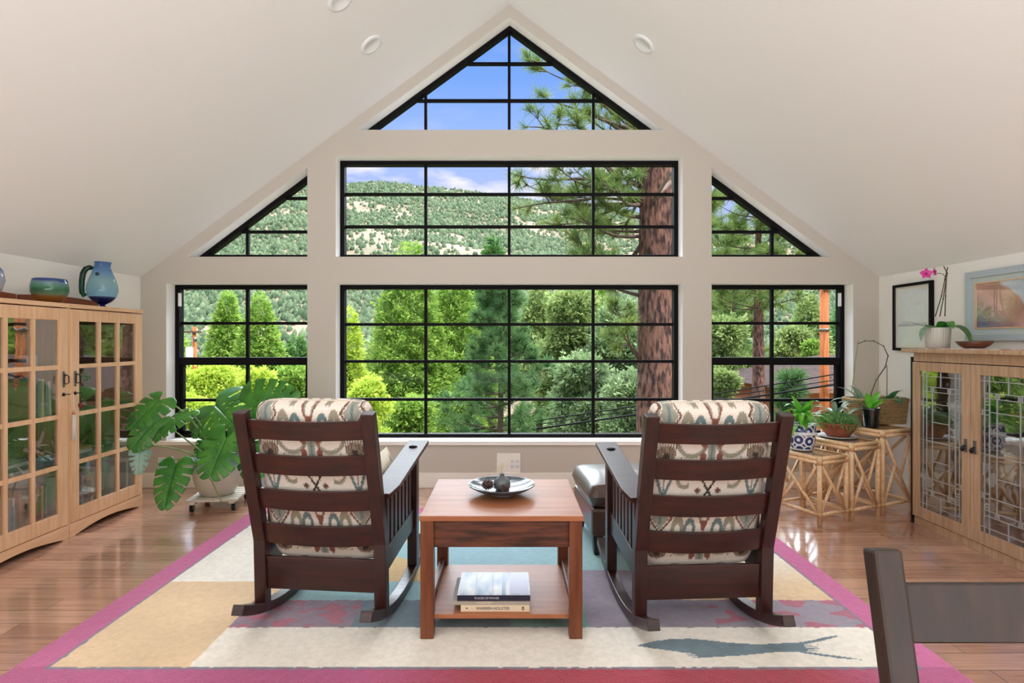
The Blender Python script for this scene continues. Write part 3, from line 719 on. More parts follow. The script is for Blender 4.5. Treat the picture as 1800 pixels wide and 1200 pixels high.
pine(1290, 380, 38, 60, 'pine_gold', 'olive pine left of the slim red trunk, reaching the right triangular window', 11, 20, .5, .25, wdn=.02, lowest=.4)
pine(1392, 640, 21, 30, 'pine', 'small pine standing before the terracotta coloured house', 7, 20, .35, .14, wdn=.014, lowest=.25)

# ---- poles, cables, houses, truck
def pole(px, pytop, Y, r, lab, c, extra):
    x = (px - CX) / F * Y; z0 = gz(x, Y); h = EYE + (CY - pytop) / F * Y - z0
    t = thing('utility_pole', lab, 'utility pole', (x, Y, z0))
    a = MB(); a.tube([(0, 0, -.2), (0, 0, h * .5), (0, 0, h)], [r * 1.15, r * 1.05, r], 14); a.build('pole', c, t)
    extra(t, h)
polem = mat('orange_pole_wood', (196, 112, 52), .8, c2=(150, 78, 38), scale=3, stretch=(6, 6, .6))
def ex1(t, h):
    a = MB(); a.tube([(0, 0, h - 1.55), (0, 0, h - 1.47)], .165, 14); a.build('metal_band', M['pewter'], t)
    a = MB()
    for k in range(14): a.bar((.14, 0, h - 1 - k * .42), (.24, 0, h - 1 - k * .42), .02, .02, (0, 1, 0))
    a.build('climbing_step', M['iron'], t)
    a = MB(); a.bar((-1.1, -.16, h - .12), (.4, -.16, h - .06), .1, .1, (0, 1, 0)); a.build('cross_arm', polem, t)
pole(1449, 500, 19, .135, 'orange-brown utility pole in the right side window', polem, ex1)
def ex2(t, h):
    a = MB(); a.bar((-.9, -.14, h - .35), (.5, -.14, h - .35), .12, .12, (0, 1, 0)); a.build('cross_arm', bark, t)
    a = MB(); a.lathe([(.001, 0), (.2, .02), (.22, .1), (.22, .7), (.16, .78), (.001, .8)], (-.1, -.42, h - 2.1), 18); a.build('transformer', M['white'], t)
    a = MB(); a.lathe([(.001, 0), (.1, .02), (.1, .3), (.001, .32)], (.2, -.3, h - 1.0), 12); a.build('insulator', M['pewter'], t)
pole(342, 574, 37, .13, 'orange-brown utility pole with a white transformer in the left side window', polem, ex2)
for lab, pts, r in (('thin black utility cable, uppermost of the three crossing the right side window', [(-6.6, -2.65), (-3, -2.2), (2, -1.1), (7, .05), (11, -.3), (17, .9)], .016),
                    ('black utility cable in the middle of the three crossing the right side window', [(-7.5, -2.55), (-4.3, -2.06), (.85, -1.3), (4.25, -.82), (6.75, -.42), (10.95, .28), (17, 1.4)], .022),
                    ('thick black bundled utility cable, lowest of the three crossing the windows', [(-7.5, -2.75), (-4.3, -2.27), (0, -1.7), (4.25, -1.12), (6.75, -.7), (10.95, -.05), (17, .9)], .034)):
    n = 60; A = MB(); path = []
    xs = [p[0] for p in pts]; zs = [p[1] for p in pts]
    cf = np.polyfit(xs, zs, 3 if r > .016 else 1)
    for i in range(n + 1):
        x = xs[0] + (xs[-1] - xs[0]) * i / n; path.append((x, 18.7, EYE + float(np.polyval(cf, x)) - 1.3))
    tag(A.tube(path, r, 6).build('utility_cable', M['black']), lab, 'cable')

roofm = mat('grey_shingle_roof', (88, 76, 70), 1.0, spec=.0, c2=(62, 56, 58), scale=2, stretch=(1, 6, 6))
def house(lab, x0, x1, y0, y1, eave, ridge, base_z, wallm, over=.7, windows=()):
    t = thing('house', lab, 'house', ((x0 + x1) / 2, (y0 + y1) / 2, base_z)); hx, hy = (x1 - x0) / 2, (y1 - y0) / 2; E = eave - base_z; Rz = ridge - base_z
    a = MB(); a.box(-hx, hx, -hy, hy, -.5, E); a.build('wall', wallm, t)
    a = MB(); ox, oy = hx + over, hy + over
    a.add([(-ox, -oy, E - .1), (ox, -oy, E - .1), (ox, oy, E - .1), (-ox, oy, E - .1), (-ox + oy * .9, 0, Rz), (ox - oy * .9, 0, Rz)], [(0, 1, 5, 4), (1, 2, 5), (2, 3, 4, 5), (3, 0, 4), (3, 2, 1, 0)])
    a.build('roof', roofm, t)
    a = MB(); a.box(-ox, ox, -oy - .03, -oy + .02, E - .28, E - .05); a.build('fascia', bpy.data.materials.get('fascia_board') or mat('fascia_board', (150, 116, 100), .8), t)
    for (wx, wz, ww, wh) in windows:
        a = MB(); a.box(wx - ww / 2, wx + ww / 2, -hy - .06, -hy + .05, wz - wh / 2, wz + wh / 2); f_ = a.build('window', M['trim'], t)
        a = MB(); a.box(wx - ww / 2 + .08, wx + ww / 2 - .08, -hy - .08, -hy - .05, wz - wh / 2 + .08, wz + wh / 2 - .08); a.build('pane', mat('far_window_glass', (90, 110, 130), .1), f_)
house('terracotta coloured house with a grey hip roof behind the right side window', 12.2, 27, 25, 33, -.62, .62, gz(18, 27) - .5, mat('terracotta_stucco', (206, 120, 84), .9), windows=[(-5.6, 3.4, .7, 1.7), (-3.6, 3.6, 1.6, 1.2), (-1, 3.6, 1.6, 1.2)])
house('small beige house with a brown roof half hidden by the thick pine trunk', 18.4, 25, 64, 70, -3.0, -1.7, gz(20, 66) - .3, mat('beige_siding', (214, 190, 168), .9), windows=[(-1.2, 3.2, 1.2, 1.0)])
# white pickup truck on the road
tx, ty = (926 - CX) / F * 92, 92; tk = thing('pickup_truck', 'small white truck parked beyond the trees, low in the big window', 'truck', (tx, ty, gz(tx, ty) + .55))
a = MB(); a.prism([(-2.3, .35), (2.3, .35), (2.35, .95), (1.2, 1.05), (.75, 1.65), (-.7, 1.65), (-.85, 1.05), (-2.35, 1.05)], -.85, .85, 'y'); a.build('body', M['white'], tk, bevel=.06)
a = MB(); a.prism([(-.62, 1.12), (.62, 1.12), (.6, 1.56), (-.6, 1.56)], -.88, -.84, 'y'); a.prism([(.7, 1.1), (1.1, 1.1), (.74, 1.54), (.68, 1.54)], -.88, -.84, 'y'); a.build('window', M['black'], tk)
for sx_ in (-1.45, 1.45):
    a = MB(); a.lathe([(.001, -.12), (.38, -.12), (.38, .12), (.001, .12)], n=20); o = a.build('wheel', M['iron'], tk); o.rotation_euler = (PI / 2, 0, 0); o.location = (sx_, -.8, .35)
    a = MB(); a.lathe([(.001, -.12), (.38, -.12), (.38, .12), (.001, .12)], n=20); o = a.build('wheel', M['iron'], tk); o.rotation_euler = (PI / 2, 0, 0); o.location = (sx_, .8, .35)
a = MB(); a.box(-9, 9, 88, 96, -.1, .0); rd = a.build('road', mat('pale_road', (206, 196, 184), .95)); rd.location = (3, 0, gz(tx, ty) + .54); struct(rd)
# ================================================================== RUG
def px_floor(px, py): s = (py - CY) / EYE; return ((px - CX) / s, F / s)
RX0, RX1, RY0, RY1 = -1.97, 1.765, 2.09, 4.40
def inpoly(x, y, poly):
    r = False; n = len(poly)
    for i in range(n):
        (x1, y1), (x2, y2) = poly[i], poly[i - 1]
        if (y1 > y) != (y2 > y) and x < (x2 - x1) * (y - y1) / (y2 - y1) + x1: r = not r
    return r
fpx = [(490, 540), (560, 523), (620, 515), (700, 512), (770, 518), (850, 528), (920, 533), (1000, 534), (1070, 530), (1130, 528), (1180, 520), (1240, 506), (1283, 500), (1287, 505), (1230, 520), (1150, 538), (1215, 536), (1150, 543), (1250, 543), (1150, 549), (1250, 553), (1150, 556), (1235, 563), (1150, 562), (1200, 570), (1280, 580), (1385, 597), (1300, 592), (1200, 578), (1130, 566), (1060, 565), (980, 572), (900, 580), (850, 583), (790, 587), (740, 590), (700, 588), (735, 583), (690, 581), (730, 577), (683, 574), (722, 571), (680, 569), (640, 562), (560, 552)]
fish = [px_floor(900 + x * 800 / 1800, 900 + y * 300 / 675) for x, y in fpx]
fb = (min(p[0] for p in fish), max(p[0] for p in fish), min(p[1] for p in fish), max(p[1] for p in fish))
Cc = {k: np.array(lin(*v)[:3]) for k, v in dict(mag=(176, 74, 124), pink=(204, 96, 150), red=(168, 44, 66), line=(118, 116, 132), cream=(240, 232, 218), tan=(226, 194, 152), ivory=(240, 234, 222), purple=(142, 118, 134), rose=(172, 92, 112), blue=(106, 126, 138), teal=(116, 158, 150), aqua=(158, 200, 196), sky=(150, 186, 204), gold=(220, 186, 132), fish=(104, 128, 138), lilac=(150, 138, 152)).items()}
def nz3(x, y, s, o=0): return mnoise.noise(Vector((x * s, y * s, o)))
def rug_col(x, y):
    b = .155; wx = .004 * nz3(x, y, 30); x_, y_ = x + wx, y + wx
    xi0, xi1, yi0, yi1 = RX0 + b, RX1 - b, RY0 + b + .003, RY1 - b
    if x_ < xi0 or x_ > xi1 or y_ < yi0 or y_ > yi1:
        d = min(x_ - RX0, RX1 - x_, y_ - RY0, RY1 - y_)
        if d < .008: return Cc['line']
        if xi0 - .014 < x_ < xi1 + .014 and yi0 - .014 < y_ < yi1 + .014: return Cc['line']
        t = .5 + .5 * nz3(x, y, 1.7, 3)
        if y_ < yi0:
            k = max(0, min(1, (x + .6) / .5)) * max(0, min(1, (1.5 - x) / .3)); return Cc['mag'] * (1 - k) + Cc['red'] * k if t > .2 else Cc['mag']
        return Cc['mag'] * (1 - t) + Cc['pink'] * t if x < 0 else Cc['pink'] * (.85 + .2 * t)
    if fb[0] <= x <= fb[1] and fb[2] <= y <= fb[3] and inpoly(x, y, fish): return Cc['fish'] * (.9 + .3 * nz3(x, y, 12))
    if x_ < -1.27 and y_ < 3.05: return Cc['tan'] * (.98 + .12 * nz3(x, y, 3))
    if y_ < 2.56:
        k = .5 + .5 * nz3(x, y, 2, 9); return Cc['cream'] * (1 - .25 * k) + Cc['ivory'] * .25 * k
    if y_ >= 3.05 and x_ < -.98: return Cc['ivory'] * (1 - .1 * abs(nz3(x, y, 3)))
    if y_ >= 2.84 and x_ < -1.1: return Cc['tan'] * (.98 + .12 * nz3(x, y, 3))
    if y_ < 2.83:
        if x_ < -.72: return Cc['rose'] if nz3(x, y * 1.8, 9) + .4 * nz3(x, y, 30) > .12 else Cc['purple'] * (1 + .2 * nz3(x, y, 14))
        if x_ < .0: return Cc['blue'] * (1 + .25 * nz3(x, y, 8))
        if x_ < .36: return Cc['teal'] * (.9 + .2 * nz3(x, y, 7))
        if x_ < .95: return Cc['lilac'] * (.95 + .25 * nz3(x, y, 8))
        return Cc['rose'] if nz3(x, y * 1.8, 9) > .2 else Cc['lilac'] * .98
    if x_ > .86:
        if y_ < 2.88: return Cc['tan']
        k = min(1, max(0, (y_ - 3.0) / .5)); return Cc['tan'] * (1 - k) * 1.05 + Cc['ivory'] * k
    if x_ > .36 and y_ < 3.2: return Cc['lilac'] * (1 + .1 * nz3(x, y, 8))
    g = nz3(x + .15, y, 2.4, 5)
    if x_ < -.3 and 3.05 < y_ < 3.7 and g > .05: return Cc['gold']
    k = .5 + .9 * nz3(x, y, 2.2, 21); k = min(1, max(0, k))
    return Cc['sky'] * (1 - k) + Cc['aqua'] * k
nx, ny = 620, 384
xs = np.linspace(RX0, RX1, nx + 1); ys = np.linspace(RY0, RY1, ny + 1)
V = []; CO = []
for y in ys:
    for x in xs:
        e = min(x - RX0, RX1 - x, y - RY0, RY1 - y)
        V.append((x, y, .004 + .010 * min(1, e / .012) + .0012 * nz3(x, y, 25))); c = rug_col(x, y); CO.append((max(0, c[0]), max(0, c[1]), max(0, c[2]), 1))
Q = [(j * (nx + 1) + i, j * (nx + 1) + i + 1, (j + 1) * (nx + 1) + i + 1, (j + 1) * (nx + 1) + i) for j in range(ny) for i in range(nx)]
rug = np_mesh('area_rug', V, Q, attrmat('wool_rug', .95, 40, .06, .9, 150, .006, .3), color=CO, smooth=True)
tag(rug, 'large wool rug with a magenta border, colour blocks and a grey fish motif', 'rug')
# ================================================================== ROCKING CHAIRS
IK = {k: np.array(lin(*v)[:3]) for k, v in dict(bg=(228, 216, 204), grey=(150, 150, 138), teal=(108, 124, 124), brown=(112, 78, 64), rust=(134, 84, 70), olive=(150, 142, 124), dark=(66, 54, 50)).items()}
def ikat(x, z):
    wz = .0035 * math.sin(x * 900) + .002 * math.sin(x * 2300); z += wz; x += .0012 * math.sin(z * 700)
    p = .39; a = abs((x + p / 2) % p - p / 2); z0 = (z - .40) % .48; zb = (z0 - .48 if z0 > .43 else z0) + .05                                   # a in 0 .. p/2
    def el(cx, cz, rx, rz): return math.hypot((a - cx) / rx, (z0 - cz) / rz)
    # band 1 : medallion, tulip, arches (z0 .28 .. .42 of the repeat)
    d = abs(a - p / 2) / .056 + abs(z0 - .345) / .082
    if d < 1.0:
        if abs(a - p / 2) < .006 and abs(z0 - .345) < .03: return 'teal'
        return 'grey' if d < .72 else ('bg' if d < .80 else 'brown')
    if z0 > .28:
        t = (z0 - .275) / .13
        if 0 < t < 1:
            wid = .006 + .040 * t ** 1.3
            if a < wid: return 'bg' if (a < wid * .45 and t > .45) else ('rust' if a > wid * .7 or t < .45 else 'grey')
        if .07 < a < .095 and .372 < z0 < .40: return 'olive'
        if el(.095, .40, .022, .018) < 1: return 'brown'
    d = el(.062, .285, .027, .062)
    if z0 > .27 and .5 < d < 1: return 'teal'
    d = el(.116, .282, .030, .080)
    if z0 > .27 and .42 < d < 1: return 'olive'
    # band 2 : fan with fingers, big scroll, centre bar (z0 .14 .. .25)
    d = el(p / 2, .175, .042, .036)
    if d < 1: return 'dark' if el(p / 2, .165, .014, .012) < 1 else ('brown' if (a * 400) % 2 < 1.1 else 'olive')
    if .19 < z0 < .235 and a > .15 and abs((a - .15) * 90 % 1 - .5) < .17 and z0 < .235 - abs(a - p / 2) * .3: return 'dark'
    if a < .017 and .13 < z0 < .25: return 'grey' if a > .004 else 'teal'
    if .022 < a < .050 and .13 < z0 < .25 and abs(a - .036 - .05 * (.19 - z0)) < .010 + .01 * math.sin(z0 * 90): return 'rust'
    d = math.hypot((a - .085) / .07, (z0 - .245) / .085)
    if z0 < .25 and .84 < d < 1.08: return 'olive'
    if abs(a - .13) + abs(z0 - .155) < .005: return 'dark'
    # band 3 : scrolls, vees, crossed stems (zb .02 .. .12)
    v = abs(abs(a - p / 2) - (.006 + .32 * abs(zb - .03)))
    if .0 <= zb and .03 < zb < .12 and v < .007: return 'teal'
    if .0 <= zb and .03 < zb < .12 and abs(a - p / 2) < .003: return 'teal'
    d = el(.105, .060, .040, .052)
    if (.62 < d < 1 and not (zb > .06 and a < .085)) or d < .18: return 'olive'
    if abs(a - abs(zb - .05) * .55) < .006 and zb < .12: return 'dark'
    if abs(a - .045) + abs(zb - .05) < .016: return 'brown'
    if zb < .028 and a > .14 and abs((a - .14) * 70 % 1 - .5) < .15: return 'dark'
    return 'bg'
fabric = attrmat('ikat_fabric', .9, 160, .06, .35, 700, .0008, .2)
def cushion(name, W_, H_, T_, parent, M4, nx=150, nz=190, vec=ikat):
    """rounded cushion; local x across, z up, y thick"""
    V = []; CO = []; Q = []
    def side(sgn, base):
        for j in range(nz + 1):
            for i in range(nx + 1):
                u = 2 * i / nx - 1; v = 2 * j / nz - 1
                # squircle corners
                uu = u * (1 - .09 * abs(v) ** 7); vv = v * (1 - .035 * abs(u) ** 8)
                e = max(0, 1 - max(abs(u) ** 7 + abs(v) ** 11 * .5, abs(v) ** 11)) ; th = T_ / 2 * (max(0, 1 - abs(u) ** 9) ** .42) * (max(0, 1 - abs(v) ** 24) ** .42) * (.9 + .1 * (1 - u * u) * (1 - v * v))
                x, y, z = uu * W_ / 2, sgn * th, vv * H_ / 2
                V.append(tuple(M4 @ Vector((x, y, z)))); c = IK[vec(x, z + H_ / 2)]; CO.append((*c, 1))
        for j in range(nz):
            for i in range(nx):
                q = (base + j * (nx + 1) + i, base + j * (nx + 1) + i + 1, base + (j + 1) * (nx + 1) + i + 1, base + (j + 1) * (nx + 1) + i)
                Q.append(q if sgn < 0 else q[::-1])
    side(-1, 0); side(1, len(V))
    o = np_mesh(name, V, Q, fabric, parent, color=CO, smooth=True)
    # piping round the edge
    pts = []
    for k in range(120):
        t = 2 * PI * k / 120; c, s_ = math.cos(t), math.sin(t)
        u = math.copysign(abs(c) ** .16, c); v = math.copysign(abs(s_) ** .16, s_)
        pts.append(M4 @ Vector((u * (1 - .09 * abs(v) ** 7) * W_ / 2, 0, v * (1 - .035 * abs(u) ** 8) * H_ / 2)))
    mb = MB(); mb.tube(pts + pts[:1], .005, 6); p = mb.build('piping', mat('piping_fabric', (206, 194, 176), .9) if 'piping_fabric' not in bpy.data.materials else bpy.data.materials['piping_fabric'], o)
    return o
def rocking_chair(lab, loc, rz):
    t = thing('rocking_chair', lab, 'rocking chair', loc, rz, 'pair of slatted rocking chairs'); m, mv = M['mahog'], M['mahog_v']
    X = .283; PW = .056
    def yb(z): return -.265 - .012 * max(0, z - .1) / .28 if z < .38 else -.277 - (z - .38) * .275          # line of the rear post
    for s in (-1, 1):
        pts = [(s * X, yb(z), z) for z in (.05, .2, .38, .6, .8, .985)]
        a = MB(); a.sweep(pts, [(-PW / 2, -.024), (PW / 2, -.024), (PW / 2, .024), (-PW / 2, .024)]); a.build('back_post', mv, t, bevel=.003)
        a = MB(); pts = []
        for k in range(25):
            y = -.47 + .96 * k / 24; pts.append((s * X, y, .025 + (y * y) / (2 * .98)))
        a.sweep(pts, [(-.026, -.022), (.026, -.022), (.026, .022), (-.026, .022)]); a.build('rocker', m, t, bevel=.003)
        a = MB(); a.box(s * X - .026, s * X + .026, .235, .285, .075, .70); a.build('front_leg', mv, t, bevel=.003)
        # arm board, wider towards the front
        def zt(y): return .585 + (y + .27) * .20
        pr = [(s * (X - .03), -.29), (s * (X + .045), -.29), (s * (X + .062), -.20), (s * (X + .062), .36), (s * (X - .052), .36), (s * (X - .052), -.12)]
        if s < 0: pr = pr[::-1]
        a = MB(); n = len(pr); a.add([(x, y, zt(y)) for x, y in pr] + [(x, y, zt(y) + .022) for x, y in pr], [tuple(reversed(range(n))), tuple(range(n, 2 * n))] + [(i, (i + 1) % n, (i + 1) % n + n, i + n) for i in range(n)])
        arm = a.build('armrest', m, t, bevel=.003)
        a = MB(); yy = .26; a.ball((s * X, yy, zt(yy) + .022), .022, 16, 8, sc3=(1.1, .9, .35)); a.build('tenon_cap', M['black'], arm)
        # side rail and upright slats
        a = MB(); a.bar((s * X, -.25, .275), (s * X, .245, .335), .022, .105, (1, 0, 0)); a.build('side_rail', m, t, bevel=.002)
        for k in range(7):
            y = -.195 + .062 * k; zl = .325 + (y + .25) * .12
            a = MB(); a.box(s * X - .007, s * X + .007, y - .019, y + .019, zl, zt(y) + .002); a.build('side_slat', mv, t, bevel=.0015)
    for (z0, z1, nm) in ((.86, .945, 'back_slat'), (.70, .79, 'back_slat'), (.532, .627, 'back_slat'), (.361, .458, 'back_slat'), (.15, .30, 'lower_rail')):
        n = 10; vs = []; 
        for k in range(n + 1):
            u = 2 * k / n - 1; x = u * (X - PW / 2 + .004); bow = (.022 * (1 - u * u) if nm == 'back_slat' else 0)
            for (z, dy) in ((z0, -.011), (z0, .011), (z1, .011), (z1, -.011)): vs.append((x, yb(z) - bow + dy, z + (.006 * (u * u) if nm == 'back_slat' else 0)))
        fs = [(k * 4 + j, k * 4 + (j + 1) % 4, k * 4 + 4 + (j + 1) % 4, k * 4 + 4 + j) for k in range(n) for j in range(4)] + [(3, 2, 1, 0), (4 * n, 4 * n + 1, 4 * n + 2, 4 * n + 3)]
        a = MB(); a.add(vs, fs); a.build(nm, m, t, bevel=.002)
    a = MB(); a.box(-X + .02, X - .02, .238, .262, .26, .385); a.build('front_rail', m, t, bevel=.002)
    a = MB(); a.box(-X + .02, X - .02, -.09, .24, .315, .335); a.build('seat_board', m, t)
    ang = math.atan(.275)
    M4 = Matrix.Translation((0, yb(.66) + .104, .650)) @ Matrix.Rotation(ang, 4, 'X')
    cushion('back_cushion', .545, .78, .15, t, M4)
    M5 = Matrix.Translation((0, .055, .405)) @ Matrix.Rotation(PI / 2 + .10, 4, 'X')
    cushion('seat_cushion', .51, .50, .13, t, M5, 60, 60)
    return t
ch1 = rocking_chair('left dark slatted rocking chair with ikat cushions, seen from behind, beside the monstera', (-.834, 2.87, .014), math.radians(-5.8))
ch2 = copy_tree(ch1); ch2.location = (.838, 2.79, .014); ch2.rotation_euler = (0, 0, math.radians(3.4))
ch2['label'] = 'right dark slatted rocking chair with ikat cushions, in front of the leather ottoman'
# throw pillow
tp = MB(); nn = 24; vs = []; fs = []
for sg in (-1, 1):
    b0 = len(vs)
    for j in range(nn + 1):
        for i in range(nn + 1):
            u, v = 2 * i / nn - 1, 2 * j / nn - 1; th = .055 * (max(0, 1 - abs(u) ** 3) * max(0, 1 - abs(v) ** 3)) ** .6
            k = 1 - .06 * (1 - abs(u)) * abs(v) ** 2 - .06 * (1 - abs(v)) * abs(u) ** 2
            vs.append((sg * th, u * .16 * k, v * .14 * k))
    for j in range(nn):
        for i in range(nn): fs.append((b0 + j * (nn + 1) + i, b0 + j * (nn + 1) + i + 1, b0 + (j + 1) * (nn + 1) + i + 1, b0 + (j + 1) * (nn + 1) + i))
tp.add(vs, fs, True); pl = tp.build('throw_pillow', mat('cream_pillow', (222, 212, 194), .9, c2=(170, 166, 150), scale=16, lo=.56, hi=.6))
pl.location = (-.665, 2.93, .585); pl.rotation_euler = (.05, -.12, math.radians(-6)); tag(pl, 'small cream cushion against the right armrest inside the left rocking chair', 'cushion')

# ================================================================== OTTOMAN
ot = thing('ottoman', 'brown leather ottoman behind the right rocking chair', 'ottoman', (.80, 3.72, .0), math.radians(4))
a = MB(); a.box(-.33, .33, -.30, .30, .13, .30); a.build('base', M['leather'], ot, bevel=.02)
def puff(w_, d_, z0, z1, n=28):
    V = []; Q = []
    for sg, zc in ((1, z1), (-1, z0)):
        b0 = len(V)
        for j in range(n + 1):
            for i in range(n + 1):
                u, v = 2 * i / n - 1, 2 * j / n - 1
                th = (max(0, 1 - abs(u) ** 12) * max(0, 1 - abs(v) ** 12)) ** .35
                dome = .02 * (1 - u * u) * (1 - v * v) if sg > 0 else 0
                V.append((u * w_ * (1 - .03 * abs(v) ** 10), v * d_ * (1 - .03 * abs(u) ** 10), (z0 + z1) / 2 + sg * (z1 - z0) / 2 * th + dome))
        for j in range(n):
            for i in range(n):
                q = (b0 + j * (n + 1) + i, b0 + j * (n + 1) + i + 1, b0 + (j + 1) * (n + 1) + i + 1, b0 + (j + 1) * (n + 1) + i); Q.append(q if sg > 0 else q[::-1])
    return V, Q
V, Q = puff(.35, .32, .295, .445); np_mesh('cushion', V, Q, M['leather'], ot, smooth=True)
for sx_ in (-1, 1):
    for sy_ in (-1, 1):
        a = MB(); x, y = sx_ * .29, sy_ * .26
        a.add([(x - .02, y - .02, .016), (x + .02, y - .02, .016), (x + .02, y + .02, .016), (x - .02, y + .02, .016), (x - .032, y - .032, .14), (x + .032, y - .032, .14), (x + .032, y + .032, .14), (x - .032, y + .032, .14)],
              [(3, 2, 1, 0), (4, 5, 6, 7), (0, 1, 5, 4), (1, 2, 6, 5), (2, 3, 7, 6), (3, 0, 4, 7)]); a.build('leg', M['darkleg'], ot, bevel=.003)

# ================================================================== SIDE TABLE
tb = thing('side_table', 'square oak table with a lower shelf between the two rocking chairs', 'table', (-.036, 2.785, .014))
a = MB(); a.box(-.355, .355, -.335, .325, .511, .534); a.build('tabletop', M['tabletop'], tb, bevel=.003)
LX, LF, LB = .322, -.30, .27
for sx_ in (-1, 1):
    for y in (LF, LB):
        a = MB(); a.box(sx_ * LX - .0285, sx_ * LX + .0285, y - .0285, y + .0285, .001, .511); a.build('leg', M['table_v'], tb, bevel=.003)
for y in (LF, LB):
    a = MB(); a.box(-LX + .028, LX - .028, y - .012, y + .010, .392, .511); a.build('apron', M['apron'], tb, bevel=.002)
for sx_ in (-1, 1):
    a = MB(); a.box(sx_ * LX - .011, sx_ * LX + .011, LF + .028, LB - .028, .392, .511); a.build('side_apron', M['apron'], tb, bevel=.002)
    a = MB(); a.box(sx_ * LX - .012, sx_ * LX + .012, LF + .028, LB - .028, .075, .135); a.build('side_stretcher', M['table'], tb, bevel=.002)
a = MB(); a.box(-LX + .013, LX - .013, LF - .005, LB - .02, .078, .097); a.build('shelf', M['tabletop'], tb, bevel=.002)

def text_mesh(s, size, m, parent, loc, rot, ext=.0004, align='CENTER', sx_=1):
    cu = bpy.data.curves.new('spine_lettering', 'FONT'); cu.body = s; cu.size = size; cu.extrude = ext; cu.align_x = align; cu.align_y = 'CENTER'; cu.offset = .0003
    tmp = bpy.data.objects.new('tmp', cu); me = bpy.data.meshes.new_from_object(tmp); me.materials.clear(); me.materials.append(m); bpy.data.objects.remove(tmp)
    o = bpy.data.objects.new('spine_lettering', me); COL.objects.link(o); o.parent = parent; o.location = loc; o.rotation_euler = rot; o.scale = (sx_, 1, 1)
    return o
def flat_book(lab, x0, x1, y0, y1, z0, z1, cov, spine, title, tcol, rz=0, grp='books stacked on the table shelf'):
    cx_, cy_ = (x0 + x1) / 2, (y0 + y1) / 2; hx, hy = (x1 - x0) / 2, (y1 - y0) / 2; h = z1 - z0
    t = thing('book', lab, 'book', (cx_, cy_, z0), rz, grp)
    a = MB(); a.box(-hx, hx, -hy, hy, h - .003, h); a.box(-hx, hx, -hy, hy, 0, .003); a.build('cover', cov, t)
    a = MB(); a.box(-hx, hx, -hy - .001, -hy + .003, 0, h); a.build('spine', spine, t, bevel=.001)
    a = MB(); a.box(-hx + .004, hx - .004, -hy + .004, hy - .003, .003, h - .003); a.build('pages', M['paper'], t)
    for (s, size, xo) in title: text_mesh(s, size, tcol, t, (xo, -hy - .0013, h / 2), (PI / 2, 0, 0))
    return t
SH = .014 + .097
cream = mat('cream_book_cloth', (222, 204, 176), .7); greyb = mat('grey_book_cloth', (168, 160, 148), .7); navy = mat('navy_book_jacket', (30, 34, 56), .35)
pcov = mat('sky_sheen_photo_cover', (150, 178, 214), .4, c2=(238, 242, 246), scale=7, stretch=(3, 1, 1), detail=6, coat=.1)  # blue cover paled in its colours to stand for reflected window sky
b1 = flat_book('cream paperback at the bottom of the stack on the table shelf', -.216, .088, 2.505, 2.73, SH, SH + .029, cream, cream, [('WARREN HOLSTER', .017, -.01)], mat('grey_lettering', (90, 92, 98), .6))
a = MB(); a.ball((.122, -.1135, .0145), .0055, 16, 10, sc3=(1, .2, 1.5)); a.build('publisher_mark', M['black'], b1); a = MB(); a.ball((.122, -.1142, .0145), .0028, 12, 8, sc3=(1, .25, 1.7)); a.build('publisher_mark_inner', cream, b1)
a = MB(); a.ball((-.125, -.1135, .0155), .003, 10, 6, sc3=(1.3, .2, 1)); a.build('spine_mark', M['iron'], b1)
flat_book('grey-spined book in the middle of the stack on the table shelf', -.253, .088, 2.505, 2.75, SH + .0295, SH + .0485, greyb, greyb, [('COLLECTION', .011, -.03)], cream)
b3 = flat_book('large book with a navy spine and a blue photo cover paled for sky sheen, topmost on the table shelf', -.231, .09, 2.50, 2.75, SH + .049, SH + .074, pcov, navy, [('PLACES OF POWER', .0125, -.03)], mat('silver_lettering', (170, 172, 186), .5), math.radians(0))
a = MB(); a.box(.035, .052, -.122, .12, .0253, .0262); a.build('cover_stripe', mat('blue_stripe', (96, 124, 168), .3), b3)
a = MB(); a.box(.07, .155, -.115, .12, .0253, .0260); a.build('cover_panel', mat('lilac_panel', (170, 162, 198), .3), b3)
a = MB(); 
for x_ in (-.085, -.008): a.box(x_ - .0015, x_ + .0015, -.10, .11, .0253, .0259)
a.build('cover_rules', M['trim'], b3)

# bowl with vase and cones
TZ = .014 + .534
bw_ = thing('shallow_dish', 'wide dark blue-grey footed dish on the side table', 'bowl', (-.04, 2.80, TZ))
dishm = mat('dark_glazed_dish', (44, 52, 62), .18, c2=(64, 74, 86), scale=12, coat=.5)
a = MB(); a.lathe([(.001, .018), (.06, .019), (.12, .034), (.160, .052), (.163, .054), (.165, .050), (.125, .027), (.068, .010), (.058, .006), (.001, .006)], n=56); a.build('dish', dishm, bw_)
a = MB(); a.lathe([(.001, .0), (.058, .0), (.060, .003), (.056, .010), (.001, .010)], n=40); a.build('foot', mat('worn_glaze', (104, 106, 104), .4), bw_)
vs_ = thing('bud_vase', 'small dark grey bud vase with dry sprigs standing in the dish', 'vase', (-.038, 2.815, TZ + .0195))
a = MB(); a.lathe([(.001, 0), (.030, .001), (.040, .012), (.042, .030), (.038, .048), (.024, .060), (.012, .066), (.011, .074), (.015, .078), (.011, .078), (.008, .07), (.001, .06)], n=36); a.build('body', mat('grey_stoneware', (84, 90, 94), .35, c2=(110, 114, 112), scale=20), vs_)
a = MB(); a.tube([(0, 0, .06), (.001, 0, .1), (.004, 0, .125)], [.0015, .0012, .0008], 5)
